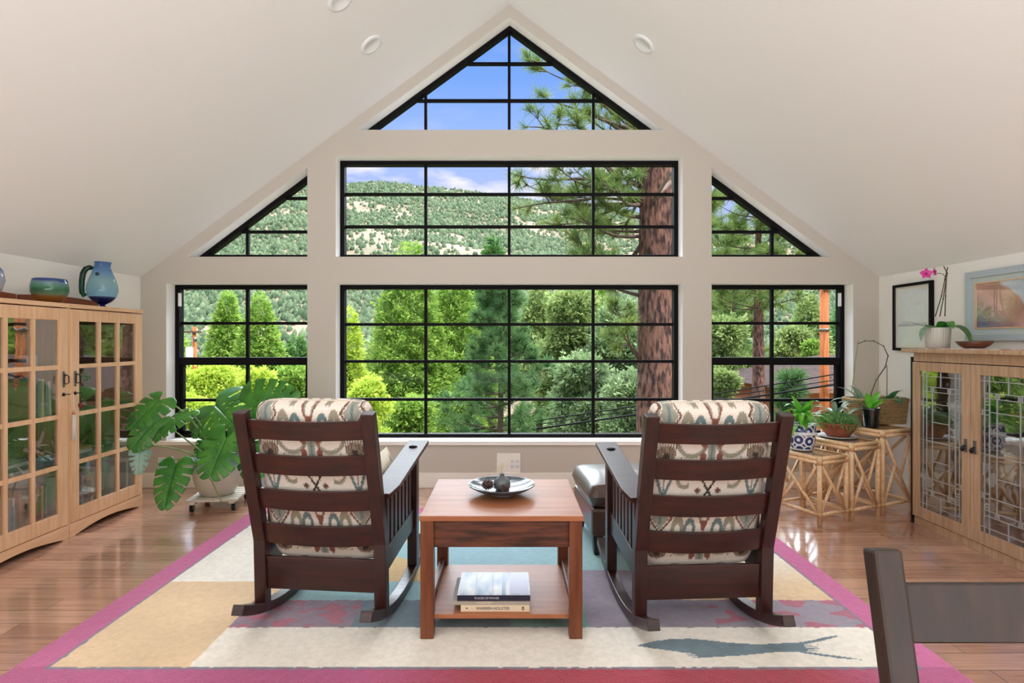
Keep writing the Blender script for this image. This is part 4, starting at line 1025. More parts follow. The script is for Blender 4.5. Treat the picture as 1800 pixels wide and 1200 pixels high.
for k in range(22):
    z = .09 + .0018 * k; w_ = .010 * math.sin(PI * (k + 1) / 24)
    a.add([(0, 0, z), (w_, .003, z + .008), (0, .001, z + .003)], [(0, 1, 2)]); a.add([(0, 0, z), (-w_ * .8, .003, z + .008), (0, .001, z + .003)], [(0, 1, 2)])
a.build('feather', M['feather'], vs_)
for (x, z, y) in ((-.055, .088, .01), (-.04, .10, -.01), (-.015, .118, .012)):
    a = MB(); a.tube([(0, 0, .065), (x * .5, y, z), (x, y, z - .004), (x * 1.15, y, z - .02)], [.0014, .0012, .001, .0006], 5); a.build('sprig', M['feather'], vs_)
def cone_obj(x, y, z, r, rot, lab):
    t = thing('seed_cone', lab, 'seed cone', (x, y, z), rot, 'seed cones in the dish')
    a = MB(); a.ball((0, 0, 0), r * .8, 16, 10, sc3=(1.15, 1, .95)); a.build('core', M['iron'], t)
    a = MB(); cm = mat('seed_cone_scale', (72, 50, 44), .7, c2=(120, 88, 74), scale=60)
    for k in range(60):
        ph = k * 2.39996; zz = 1 - 2 * (k + .5) / 60; rr = math.sqrt(1 - zz * zz); n_ = Vector((rr * math.cos(ph), rr * math.sin(ph), zz)); c_ = n_ * r * .82; c_.x *= 1.15
        u = n_.cross(Vector((0, 0, 1))).normalized() * r * .2; v = n_.cross(u).normalized() * r * .2
        a.add([c_ - u, c_ - v, c_ + u, c_ + v, c_ + n_ * r * .2], [(0, 1, 4), (1, 2, 4), (2, 3, 4), (3, 0, 4)])
    a.build('scales', cm, t)
cone_obj(-.108, 2.785, TZ + .052, .028, .3, 'round brown seed cone left of the bud vase in the dish')
cone_obj(-.022, 2.745, TZ + .044, .023, 1.2, 'low brown seed cone in front of the bud vase in the dish')

# ================================================================== DINING CHAIR (near right)
dc = thing('dining_chair', 'dark walnut dining chair back, cropped at the lower right corner', 'chair', (.893, .70, -.011))
wl = M['walnut']; lean = .215
def yl(z): return .18 + max(0, z - .45) * lean
for s, nm in ((-1, 'back_post'), (1, 'back_post')):
    x0 = -.247 if s < 0 else .247
    a = MB(); a.sweep([(x0 + s * .0 + .024 * -s * 0, yl(z), z) for z in (0, .2, .45, .7, .952)], [(-.025, -.018), (.025, -.018), (.025, .018), (-.025, .018)]); a.build(nm, wl, dc, bevel=.006)
for z0, z1 in ((.805, .898), (.56, .62)):
    a = MB(); a.sweep([(-.222, yl((z0 + z1) / 2), (z0 + z1) / 2), (.222, yl((z0 + z1) / 2), (z0 + z1) / 2)], [(-(z1 - z0) / 2, -.011), ((z1 - z0) / 2, -.011), ((z1 - z0) / 2, .011), (-(z1 - z0) / 2, .011)], side=(0, lean, 1)); a.build('back_rail', wl, dc, bevel=.003)
a = MB(); a.box(-.24, .24, -.22, .20, .44, .475); a.build('seat', wl, dc, bevel=.01)
for s in (-1, 1):
    a = MB(); a.box(s * .22 - .02, s * .22 + .02, -.22, -.18, 0, .44); a.build('front_leg', wl, dc, bevel=.004)
    a = MB(); a.box(s * .222 - .01, s * .222 + .01, -.18, .165, .385, .44); a.build('side_rail', wl, dc)
a = MB(); a.box(-.20, .20, -.21, -.19, .385, .44); a.build('front_rail', wl, dc)
# ================================================================== BOOKCASES (left)
XF = -2.915; XB = -3.268                   # front and back planes
def bookcase(lab, y0, y1, hinge_far):
    t = thing('bookcase', lab, 'bookcase', (XB, (y0 + y1) / 2, 0)); hy = (y1 - y0) / 2; D = XF - XB
    O, OH, IN = M['oak'], M['oak_h'], M['oak_in']
    a = MB(); a.box(0, D - .02, -hy, -hy + .02, .0, 1.52); a.box(0, D - .02, hy - .02, hy, .0, 1.52); a.build('side_panel', O, t, bevel=.002)
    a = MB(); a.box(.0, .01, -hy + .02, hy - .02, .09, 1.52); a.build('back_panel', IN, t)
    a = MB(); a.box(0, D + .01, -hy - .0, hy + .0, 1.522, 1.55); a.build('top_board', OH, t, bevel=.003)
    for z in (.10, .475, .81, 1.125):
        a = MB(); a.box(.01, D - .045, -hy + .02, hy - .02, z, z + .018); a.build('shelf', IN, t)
    a = MB(); n = 16                                                   # arched toe board
    poly = [(-hy, .09), (-hy, 0), (-hy + .05, 0)] + [(-hy + .05 + (2 * hy - .1) * k / n, .005 + .035 * math.sin(PI * k / n)) for k in range(n + 1)] + [(hy - .05, 0), (hy, 0), (hy, .09)]
    a.prism(poly, D - .02, D + .004, 'x'); a.build('toe_board', OH, t, bevel=.002)
    a = MB(); poly = [(-hy + .01, 1.551), (hy - .01, 1.551)] + [(hy - .01 - (2 * hy - .02) * k / n, 1.612 + .016 * math.sin(PI * k / n)) for k in range(n + 1)]
    a.prism(poly, .0, .018, 'x'); a.build('gallery_board', M['redoak'], t, bevel=.002)
    for s in (-1, 1):
        a = MB(); a.box(D - .02, D + .0, s * hy - (.012 if s > 0 else 0), s * hy + (.0 if s > 0 else .012), .09, 1.521); a.build('face_stile', O, t)
    # door
    d0, d1, z0, z1 = -hy + .014, hy - .014, .095, 1.515
    dr = MB(); sw = .072
    dr.box(D - .018, D + .004, d0, d0 + sw, z0, z1); dr.box(D - .018, D + .004, d1 - sw, d1, z0, z1); dr.box(D - .018, D + .004, d0 + sw, d1 - sw, z0, z0 + .092); dr.box(D - .018, D + .004, d0 + sw, d1 - sw, z1 - .078, z1)
    door = dr.build('door', O, t, bevel=.002)
    g0, g1, h0, h1 = d0 + sw, d1 - sw, z0 + .092, z1 - .078
    a = MB()
    for k in (1, 2): y = g0 + (g1 - g0) * k / 3; a.box(D - .014, D + .003, y - .014, y + .014, h0, h1)
    for z in (.487, .812, 1.133): a.box(D - .015, D + .0025, g0, g1, z - .014, z + .014)
    a.build('muntin_grille', O, door)
    a = MB(); a.box(D - .010, D - .007, g0, g1, h0, h1); a.build('glass_pane', M['cabglass'], door)
    # pull and keyhole near the meeting side
    hyy = (d1 - .034) if not hinge_far else (d0 + .034)
    a = MB(); a.box(D + .004, D + .008, hyy - .009, hyy + .009, 1.0, 1.105); a.build('pull_plate', M['pewter'], door, bevel=.002)
    a = MB(); a.tube([(D + .008, hyy, 1.082), (D + .022, hyy, 1.084), (D + .026, hyy - .018, 1.07), (D + .026, hyy - .02, 1.03), (D + .022, hyy, 1.022), (D + .026, hyy + .02, 1.03), (D + .026, hyy + .018, 1.07), (D + .022, hyy, 1.084)], .0035, 8); a.build('bail_pull', M['iron'], door)
    a = MB(); a.tube([(D + .004, hyy, .955), (D + .009, hyy, .955)], .012, 16); a.tube([(D + .006, hyy, .955), (D + .05, hyy, .957)], .003, 8); a.build('key', M['iron'], door)
    return t
B_A = (3.762, 4.512); B_B = (3.008, 3.758)
bookcase('honey oak glass-door bookcase nearer the gable windows, its bottom shelf lined with books', *B_A, True)
bookcase('honey oak glass-door bookcase nearer the camera, cut by the left edge of the picture', *B_B, False)
XK = XF
t = thing('key_tassel', 'dark red bead and tassel hanging from the key of the far bookcase', 'key charm', (XK + .045, B_A[0] + .05, .945))
a = MB(); a.tube([(0, 0, .004), (0, 0, -.03)], .0012, 5); a.build('cord', M['iron'], t)
a = MB(); a.ball((0, 0, -.04), .011, 12, 8); a.build('bead', mat('dark_bead', (52, 24, 22), .3), t)
a = MB(); a.ball((0, 0, -.072), .019, 14, 10, sc3=(1, 1, 1.1)); a.build('carved_charm', mat('red_charm', (112, 40, 30), .5, c2=(60, 20, 18), scale=80, bump=.8, bdist=.004), t)
t = thing('key_tassel', 'long pale tassel with a pink cap hanging at the joint of the two bookcases', 'key charm', (XK + .03, B_A[0] + .002, .955))
a = MB(); a.tube([(0, 0, 0), (0, 0, -.115)], .0012, 5); a.build('cord', M['trim'], t)
a = MB(); a.lathe([(.001, 0), (.008, -.006), (.012, -.022), (.001, -.024)], (0, 0, -.115), 12); a.build('cap', mat('pink_cap', (200, 120, 90), .5), t)
a = MB(); a.lathe([(.001, -.02), (.009, -.024), (.010, -.11), (.013, -.19), (.001, -.195)], (0, 0, -.115), 14, wob=lambda q, z: 1 + .12 * math.sin(9 * q)); a.build('threads', mat('tassel_threads', (206, 196, 190), .9), t)

# books and things inside the bookcases
R = random.Random(21)
BC = [('white', (232, 230, 226)), ('cream', (226, 214, 190)), ('grey', (150, 152, 154)), ('navy', (40, 50, 84)), ('teal', (86, 140, 140)), ('green', (84, 120, 88)), ('red', (150, 52, 44)), ('tan', (188, 152, 110)), ('pink', (200, 120, 146)), ('black', (34, 34, 38)), ('blue', (84, 120, 170)), ('orange', (206, 128, 62))]
BM = {n: mat(n + '_book_cloth', c, .6) for n, c in BC}
def upright_books(y0, y1, z, where, group, seq, hmax=.27):
    y = y0; wm = (y1 - y0) / len(seq) - .006
    for k, c in enumerate(seq):
        prev = seq[k - 1] if k else None; nxt = seq[k + 1] if k + 1 < len(seq) else None
        w_ = wm * R.uniform(.7, 1.2); h = hmax * R.uniform(.68, 1); d = R.uniform(.15, .19); lean_ = R.choice((0, 0, 0, .05, -.04)) * (1 if w_ < .022 else 0)
        lab = '%s book, %s, %s' % (c, where, ('beside %s' % nxt if not prev else ('beside %s' % prev if not nxt else 'between %s and %s' % (prev, nxt))))
        t = thing('book', lab, 'book', (XB + .22 + R.uniform(0, .04), y + w_ / 2, z), 0, group); t.rotation_euler = (lean_, 0, 0)
        a = MB(); a.box(-d / 2, d / 2, -w_ / 2, -w_ / 2 + .002, 0, h); a.box(-d / 2, d / 2, w_ / 2 - .002, w_ / 2, 0, h); a.box(d / 2 - .002, d / 2 + .001, -w_ / 2, w_ / 2, 0, h); a.build('cover', BM[c], t)
        a = MB(); a.box(-d / 2 + .003, d / 2 - .003, -w_ / 2 + .002, w_ / 2 - .002, .003, h - .004); a.build('pages', M['paper'], t)
        y += w_ + .004 + abs(lean_) * h * .9
upright_books(3.80, 4.10, .1185, 'near half of the far bookcase bottom shelf', 'books on the bottom shelf of the far bookcase', ['white', 'grey', 'cream', 'blue', 'teal', 'white', 'navy', 'tan', 'green', 'white', 'red'], .30)
upright_books(4.14, 4.46, .1185, 'far half of the far bookcase bottom shelf', 'books on the bottom shelf of the far bookcase', ['green', 'cream', 'teal', 'white', 'grey', 'black', 'pink', 'navy', 'white', 'blue', 'tan', 'cream'], .29)
upright_books(3.24, 3.46, .1185, 'near half of the near bookcase bottom shelf', 'books on the bottom shelf of the near bookcase', ['white', 'cream', 'tan', 'grey', 'blue', 'white', 'green', 'orange'], .28)
upright_books(3.48, 3.72, .1185, 'far half of the near bookcase bottom shelf', 'books on the bottom shelf of the near bookcase', ['cream', 'white', 'grey', 'tan', 'blue', 'cream', 'red', 'white', 'teal'], .30)
upright_books(3.48, 3.68, .8285, 'second shelf from the top, near bookcase', 'books on the second shelf of the near bookcase', ['tan', 'orange', 'blue', 'cream', 'navy', 'grey', 'white'], .25)
def pile(y, z, x, items, where, grp):
    for i, (c, l, w_, h) in enumerate(items):
        t = thing('book', '%s book lying flat, %s, %s' % (c, where, ['lowest of its pile', 'second from below', 'third from below', 'topmost of its pile'][min(i, 3)] if i < len(items) - 1 else 'topmost of its pile'), 'book', (x, y, z), R.uniform(-.08, .08), grp)
        a = MB(); a.box(-w_ / 2, w_ / 2, -l / 2, l / 2, 0, .003); a.box(-w_ / 2, w_ / 2, -l / 2, l / 2, h - .003, h); a.box(w_ / 2 - .003, w_ / 2, -l / 2, l / 2, 0, h); a.build('cover', BM[c], t)
        a = MB(); a.box(-w_ / 2 + .003, w_ / 2 - .004, -l / 2 + .004, l / 2 - .004, .003, h - .003); a.build('pages', M['paper'], t); z += h + .0005
pile(3.93, .493, XB + .2, [('grey', .26, .2, .03), ('white', .25, .19, .025), ('tan', .24, .18, .02)], 'far bookcase third shelf', 'books lying in the far bookcase')
pile(4.28, .493, XB + .2, [('green', .26, .2, .03), ('black', .22, .17, .02)], 'far end of the far bookcase third shelf', 'books lying in the far bookcase')
pile(3.38, .493, XB + .2, [('white', .28, .2, .025), ('grey', .27, .2, .02), ('white', .26, .19, .025), ('grey', .25, .19, .02)], 'near bookcase third shelf', 'books lying in the near bookcase')
pile(3.62, .493, XB + .2, [('black', .18, .18, .03), ('green', .17, .17, .03)], 'far end of the near bookcase third shelf', 'books lying in the near bookcase')
def simple_vessel(name, lab, cat, loc, prof, m, handle=False, grp=None):
    t = thing(name, lab, cat, loc, 0, grp); a = MB(); a.lathe(prof, n=32); a.build('body', m, t)
    if handle: a = MB(); h = prof[-1][1] if prof[-1][1] > .02 else .1; r = max(p[0] for p in prof); a.tube([(0, r * .8, h * .8), (0, r * 1.4, h * .7), (0, r * 1.4, h * .35), (0, r * .85, h * .25)], .005, 8); a.build('handle', m, t)
    return t
darkjar = mat('dark_jar', (48, 52, 56), .35)
simple_vessel('jar', 'round dark jar on top of the book pile in the near bookcase', 'jar', (XB + .2, 3.38, .5855), [(.001, 0), (.05, 0), (.075, .04), (.07, .08), (.045, .10), (.001, .10)], darkjar)
simple_vessel('serving_bowl', 'brown bowl on the third shelf of the near bookcase', 'bowl', (XB + .2, 3.62, .554), [(.001, 0), (.04, 0), (.085, .05), (.08, .05), (.04, .01), (.001, .01)], M['terra'])
simple_vessel('storage_box', 'small white ceramic block on the top shelf of the near bookcase', 'box', (XB + .2, 3.62, 1.143), [(.001, 0), (.05, 0), (.05, .07), (.001, .07)], M['white'])

# glass on top of the bookcases
ZT = 1.5505
t = thing('glass_pitcher', 'blue glass pitcher with a green ribbed handle on the far bookcase', 'pitcher', (-3.045, 4.252, ZT), math.radians(34))
prof = [(.048, 0), (.044, .004), (.020, .014), (.016, .022), (.030, .030), (.062, .050), (.088, .082), (.100, .125), (.098, .165), (.084, .215), (.066, .26), (.054, .30), (.050, .325), (.054, .342)]
blue = artglass('blue_pitcher_glass', [(0, (30, 50, 150)), (.20, (40, 84, 186)), (.24, (190, 226, 246)), (.6, (206, 234, 240)), (.8, (170, 206, 240)), (1, (140, 180, 230))], .14, 0, .342, .006)
a = MB(); a.lathe(prof, n=56, wob=lambda q, z: 1 + (.10 * math.cos(q * 3 + .4) * max(0, (z - .30) / .04) if z > .3 else 0)); o = a.build('body', blue, t)
a = MB(); a.lathe([(.001, .034), (.055, .05), (.080, .082), (.001, .084)], n=40); a.build('blue_base_glass', artglass('deep_blue_glass', [(0, (20, 36, 120)), (1, (24, 50, 150))], .9, 0, 1), t)
grn = artglass('green_handle_glass', [(0, (24, 110, 80)), (1, (10, 70, 56))], .75, .1, .3)
a = MB(); hp = [(-.058, 0, .292), (-.075, 0, .298), (-.100, 0, .285), (-.116, 0, .25), (-.122, 0, .20), (-.124, 0, .15), (-.122, 0, .11), (-.112, 0, .088), (-.096, 0, .10)]
a.tube(hp, [.014, .018, .019, .019, .018, .017, .016, .014, .010], 12)
for k in range(26):
    u = k / 25 * (len(hp) - 3) + .5; i = int(u); q = Vector(hp[i]).lerp(Vector(hp[i + 1]), u - i); q.y = 0; a.ball(tuple(q), .0205, 10, 6, sc3=(1, .95, .16))
a.build('handle', grn, t)
a = MB(); a.tube([(-.028, -.074, .245), (-.029, -.080, .247)], [.013, .012], 16); a.build('glass_seal', grn, t)
t = thing('glass_bowl', 'round glass bowl banded blue, green and amber on the bookcase', 'bowl', (-3.02, 3.735, ZT))
prof = [(.001, .004), (.052, .0), (.058, .004), (.085, .034), (.102, .075), (.103, .11), (.094, .15), (.090, .160), (.087, .158), (.096, .11), (.094, .075), (.078, .036), (.05, .010), (.001, .010)]
a = MB(); a.lathe(prof, n=56, sx=1, sy=1); a.build('body', artglass('banded_bowl_glass', [(0, (190, 116, 40)), (.26, (214, 156, 74)), (.38, (176, 200, 172)), (.55, (120, 190, 156)), (.7, (164, 214, 194)), (.84, (190, 216, 224)), (.9, (96, 126, 196)), (1, (140, 168, 222))], .36, 0, .16, .03), t)
t = thing('glass_vase', 'rounded pale blue and white glass vase cut by the left edge of the picture', 'vase', (-3.04, 3.30, ZT))
a = MB(); a.lathe([(.001, 0), (.04, 0), (.072, .05), (.088, .11), (.078, .165), (.05, .20), (.04, .21), (.036, .205), (.05, .18), (.074, .12), (.05, .02), (.001, .012)], n=48); a.build('body', artglass('pale_vase_glass', [(0, (90, 120, 130)), (.3, (226, 222, 226)), (.7, (214, 222, 236)), (.85, (110, 150, 214)), (1, (80, 110, 190))], .65, 0, .21, .02), t)

# ================================================================== CHINA CABINET (right)
XR = 2.89; XW = 3.268; CY0, CY1 = 3.04, 4.10; ZC = 1.222
cc = thing('china_cabinet', 'brown oak cabinet with two leaded glass doors along the right wall', 'cabinet', (XW, (CY0 + CY1) / 2, 0), PI)
hy = (CY1 - CY0) / 2; D = XW - XR; A_ = M['ash']
# local frame turned by 180 degrees: x towards the room, y away -> towards the camera
a = MB(); a.box(0, D - .022, -hy, -hy + .022, 0, ZC); a.box(0, D - .022, hy - .022, hy, 0, ZC); a.build('side_panel', A_, cc, bevel=.002)
a = MB(); a.box(0, .012, -hy + .022, hy - .022, .05, ZC); a.build('back_panel', M['ash_in'], cc)
for z in (.06, .42, .79):
    a = MB(); a.box(.012, D - .05, -hy + .022, hy - .022, z, z + .016); a.build('shelf', M['ash_in'], cc)
a = MB(); a.box(.013, D - .004, -hy + .023, hy - .023, 1.16, ZC); a.build('frieze', A_, cc, bevel=.002)
a = MB(); a.box(-.0, D + .045, -hy - .04, hy + .03, ZC, ZC + .028); a.build('top_board', A_, cc, bevel=.004)
a = MB(); a.box(.013, D - .01, -hy + .023, hy - .023, 0, .055); a.build('plinth', A_, cc, bevel=.002)
a = MB(); a.box(D - .0215, D + .001, -hy, -hy + .014, 0, 1.19); a.build('hinge_gap_shade', M['darkleg'], cc)  # dark strip standing in for the shade in the hinge gap
def lead_door(y0, y1, hs):
    z0, z1 = .06, 1.155; sw = .068
    a = MB(); a.box(D - .022, D, y0, y0 + sw, z0, z1); a.box(D - .022, D, y1 - sw, y1, z0, z1); a.box(D - .022, D, y0 + sw, y1 - sw, z0, z0 + .075); a.box(D - .022, D, y0 + sw, y1 - sw, z1 - .062, z1)
    d = a.build('door', A_, cc, bevel=.002)
    g0, g1, h0, h1 = y0 + sw, y1 - sw, z0 + .075, z1 - .062; W_ = g1 - g0; H_ = h1 - h0
    a = MB(); a.box(D - .012, D - .009, g0, g1, h0, h1); gl = a.build('glass_pane', M['leadglass'], d)
    a = MB()
    def v(u, za, zb): y = g0 + u * W_; a.box(D - .0145, D - .0065, y - .002, y + .002, h0 + za * H_, h0 + zb * H_)
    def h(zz, ua, ub): z = h0 + zz * H_; a.box(D - .0145, D - .0065, g0 + ua * W_, g0 + ub * W_, z - .002, z + .002)
    for u in (.07, .16, .84, .93): v(u, 0, 1)
    for u in (.30, .70): v(u, .11, .89)
    for z in (.035, .965): h(z, 0, 1)
    for z in (.11, .145, .855, .89): h(z, .07, .93)
    v(.5, 0, .11); v(.5, .89, 1)
    for u in (.27, .33, .67, .73): v(u, .11, .145); v(u, .855, .89)
    for z in (.5,): h(z, 0, 1)
    for z in (.36, .64): h(z, .30, .70)
    for z in (.22, .25, .75, .78): h(z, 0, .16); h(z, .84, 1)
    for z in (.23, .77): h(z, .16, .84)
    for u in (.03, .97): v(u, .22, .25); v(u, .75, .78)
    for z in (.165, .185, .815, .835): h(z, .07, .16); h(z, .84, .93)
    a.build('lead_came', M['lead'], gl)
    hyy = y1 - .034 if hs > 0 else y0 + .034
    a = MB(); a.box(D, D + .004, hyy - .012, hyy + .012, .60, .685); a.build('pull_plate', M['pewter'], d, bevel=.002)
    a = MB(); a.tube([(D + .004, hyy, .64), (D + .018, hyy, .64)], .004, 8); a.ball((D + .022, hyy, .622), .015, 14, 10, sc3=(.7, 1, 1.15)); a.build('drop_pull', M['iron'], d)
lead_door(-hy + .017, -.002, 1); lead_door(.002, hy - .004, -1)
# china inside
def plate_stack(n, lab, loc, r, m):
    z = loc[2]
    for i in range(n):
        t = thing('plate', '%s, %s' % (lab, ['lowest', 'second from below', 'third from below', 'topmost'][i] if i < n - 1 else 'topmost'), 'plate', (loc[0], loc[1], z), 0, 'plates in the china cabinet'); a = MB()
        a.lathe([(.001, .003), (r * .6, .003), (r, .014), (r, .017), (r * .6, .006), (.001, .006)], n=36); a.build('body', m, t); z += .0075
plate_stack(4, 'white plate on the lowest shelf behind the far leaded door', (3.08, 3.82, .077), .11, M['white'])
plate_stack(3, 'white plate on the middle shelf behind the near leaded door', (3.08, 3.32, .437), .10, M['white'])
cup = [(.001, 0), (.025, 0), (.03, .006), (.042, .04), (.045, .07), (.042, .07), (.038, .04), (.025, .008), (.001, .008)]
bowlp = [(.001, 0), (.035, 0), (.07, .035), (.085, .07), (.081, .07), (.066, .036), (.033, .006), (.001, .006)]
jug = [(.001, 0), (.045, 0), (.06, .04), (.055, .09), (.035, .13), (.038, .16), (.034, .16), (.03, .13), (.001, .12)]
simple_vessel('teapot', 'cream jug on the middle shelf behind the near leaded door', 'jug', (3.09, 3.50, .437), jug, mat('cream_glaze', (214, 206, 188), .3), True)
simple_vessel('teacup', 'white cup on the middle shelf behind the far leaded door', 'cup', (3.06, 3.70, .437), cup, M['white'], True)
simple_vessel('serving_bowl', 'white bowl on the upper shelf behind the far leaded door', 'bowl', (3.08, 3.88, .807), bowlp, M['white'])
simple_vessel('serving_bowl', 'terracotta bowl on the upper shelf behind the near leaded door', 'bowl', (3.08, 3.40, .807), bowlp, M['terra'])
simple_vessel('jar', 'dark jar on the middle shelf behind the far leaded door', 'jar', (3.08, 3.92, .437), [(.001, 0), (.05, 0), (.06, .06), (.05, .13), (.03, .16), (.001, .165)], darkjar)
simple_vessel('jar', 'dark jug on the lowest shelf behind the near leaded door', 'jug', (3.08, 3.36, .077), jug, darkjar, True)

# runner, orchid pot, wooden bowl
ZR = ZC + .0285
V = []; CO = []; nx, ny = 30, 120; rc = [np.array(lin(*c)[:3]) for c in ((206, 150, 132), (226, 214, 204), (176, 110, 98), (236, 228, 220))]
for j in range(ny + 1):
    for i in range(nx + 1):
        y = 3.02 + .9 * j / ny; x = 2.862 + .30 * i / nx; V.append((x, y, ZR + .003 + .001 * math.sin(y * 40)))
        k = int((y * 14 + (abs((x - 2.87) * 14 % 1 - .5)) * 1.2)) % 4; CO.append((*rc[k], 1))
Q = [(j * (nx + 1) + i, j * (nx + 1) + i + 1, (j + 1) * (nx + 1) + i + 1, (j + 1) * (nx + 1) + i) for j in range(ny) for i in range(nx)]
rn = np_mesh('table_runner', V, Q, attrmat('woven_runner', .9, 200, .1, .4, 500, .001), color=CO); tag(rn, 'striped red and cream woven runner on top of the china cabinet', 'table runner')
so_ = rn.modifiers.new('thick', 'SOLIDIFY'); so_.thickness = .003; so_.offset = -1
t = thing('wooden_bowl', 'small shallow brown wooden bowl on the cabinet runner', 'bowl', (3.03, 3.71, ZR + .0042))
a = MB(); a.lathe([(.001, 0), (.05, 0), (.08, .018), (.102, .046), (.099, .047), (.074, .022), (.045, .008), (.001, .008)], n=48); a.build('body', mat('turned_wood', (120, 70, 42), .4, c2=(74, 42, 28), scale=8, stretch=(1, 1, 6)), t)

# pictures on the right wall
def picture(lab, y0, y1, z0, z1, fw, fm, matm, mw, artm, inner=None):
    t = thing('framed_picture', lab, 'picture', (HW - .001, (y0 + y1) / 2, (z0 + z1) / 2)); hy, hz = (y1 - y0) / 2, (z1 - z0) / 2
    a = MB(); dp = .03
    a.box(-dp, 0, -hy, -hy + fw, -hz, hz); a.box(-dp, 0, hy - fw, hy, -hz, hz); a.box(-dp, 0, -hy + fw, hy - fw, -hz, -hz + fw); a.box(-dp, 0, -hy + fw, hy - fw, hz - fw, hz); a.build('frame', fm, t, bevel=.002)
    a = MB(); a.box(-.014, -.002, -hy + fw, hy - fw, -hz + fw, hz - fw); a.build('mat_board', matm, t)
    y_, z_ = hy - fw - mw, hz - fw - mw
    if inner:
        a = MB(); w_ = .007; a.box(-.026, -.014, -y_ - w_, -y_, -z_ - w_, z_ + w_); a.box(-.026, -.014, y_, y_ + w_, -z_ - w_, z_ + w_); a.box(-.026, -.014, -y_, y_, -z_ - w_, -z_); a.box(-.026, -.014, -y_, y_, z_, z_ + w_); a.build('inner_frame', inner, t)
    a = MB(); a.box(-.016, -.0135, -y_, y_, -z_, z_); a.build('artwork', artm, t)
    a = MB(); a.box(-.0275, -.0265, -hy + fw, hy - fw, -hz + fw, hz - fw) if not inner else a.box(-.0255, -.0245, -y_, y_, -z_, z_); a.build('glass', paneglass(t.name + '_glass', refl=.07), t)
def landscape():
    m, tt, b, o = newmat('red_rock_landscape'); N = tt.nodes.new; L = tt.links.new
    tc = N('ShaderNodeTexCoord'); sp = N('ShaderNodeSeparateXYZ'); L(tc.outputs['Object'], sp.inputs[0]); nz = N('ShaderNodeTexNoise'); nz.inputs['Scale'].default_value = 9; nz.inputs['Detail'].default_value = 7; L(tc.outputs['Object'], nz.inputs[0])
    # cliff rising towards the far end (+y), sky above
    c1 = N('ShaderNodeMath'); c1.operation = 'MULTIPLY_ADD'; c1.inputs[1].default_value = .75; L(sp.outputs['Y'], c1.inputs[0]); c1.inputs[2].default_value = -.10
    c2 = N('ShaderNodeMath'); c2.operation = 'MULTIPLY_ADD'; c2.inputs[1].default_value = .10; L(nz.outputs[0], c2.inputs[0]); L(c1.outputs[0], c2.inputs[2])
    c3 = N('ShaderNodeMath'); c3.operation = 'SUBTRACT'; L(c2.outputs[0], c3.inputs[0]); L(sp.outputs['Z'], c3.inputs[1])
    r = N('ShaderNodeValToRGB'); mr = N('ShaderNodeMapRange'); mr.inputs[1].default_value = -.2; mr.inputs[2].default_value = .35; L(c3.outputs[0], mr.inputs[0]); L(mr.outputs[0], r.inputs[0])
    e = r.color_ramp.elements; e[0].color = lin(196, 214, 226); e[1].color = lin(120, 120, 150)
    for p, c in ((.33, (206, 220, 228)), (.36, (196, 158, 136)), (.6, (206, 160, 146)), (.8, (170, 140, 144))): q = e.new(p); q.color = lin(*c)
    mx = N('ShaderNodeMix'); mx.data_type = 'RGBA'; mx.blend_type = 'OVERLAY'; mx.inputs[0].default_value = .6; L(r.outputs[0], mx.inputs[6]); L(nz.outputs[0], mx.inputs[7]); L(mx.outputs[2], b.inputs['Base Color']); b.inputs['Roughness'].default_value = .6
    return m
def sketch():
    m, tt, b, o = newmat('glare_paled_print'); N = tt.nodes.new; L = tt.links.new  # print tones raised to stand for the whitish reflection on its glass
    tc = N('ShaderNodeTexCoord'); sp = N('ShaderNodeSeparateXYZ'); L(tc.outputs['Object'], sp.inputs[0]); nz = N('ShaderNodeTexNoise'); nz.inputs['Scale'].default_value = 30; nz.inputs['Detail'].default_value = 6; L(tc.outputs['Object'], nz.inputs[0])
    a_ = N('ShaderNodeMath'); a_.operation = 'MULTIPLY_ADD'; a_.inputs[1].default_value = .03; L(nz.outputs[0], a_.inputs[0]); L(sp.outputs['Z'], a_.inputs[2])
    mr = N('ShaderNodeMapRange'); mr.inputs[1].default_value = -.2; mr.inputs[2].default_value = .2; L(a_.outputs[0], mr.inputs[0]); r = N('ShaderNodeValToRGB'); L(mr.outputs[0], r.inputs[0])
    e = r.color_ramp.elements; e[0].color = lin(236, 240, 240); e[1].color = lin(232, 236, 244)
    for p, c in ((.34, (232, 238, 238)), (.36, (176, 190, 196)), (.39, (206, 214, 218)), (.41, (236, 240, 244))): q = e.new(p); q.color = lin(*c)
    L(r.outputs[0], b.inputs['Base Color']); b.inputs['Roughness'].default_value = .6
    return m
picture('tall picture in a thin black frame on the right wall behind the orchid', 4.40, 4.84, 1.225, 1.775, .022, M['black'], M['trim'], .035, sketch())
picture('landscape picture in a wide silver-blue frame, cut by the right edge of the picture', 3.04, 4.07, 1.305, 1.79, .045, mat('silver_blue_frame', (182, 194, 202), .35, .15), mat('silver_blue_mat', (196, 208, 212), .4, .1, c2=(196, 206, 198), scale=3), .045, landscape(), M['oak'])
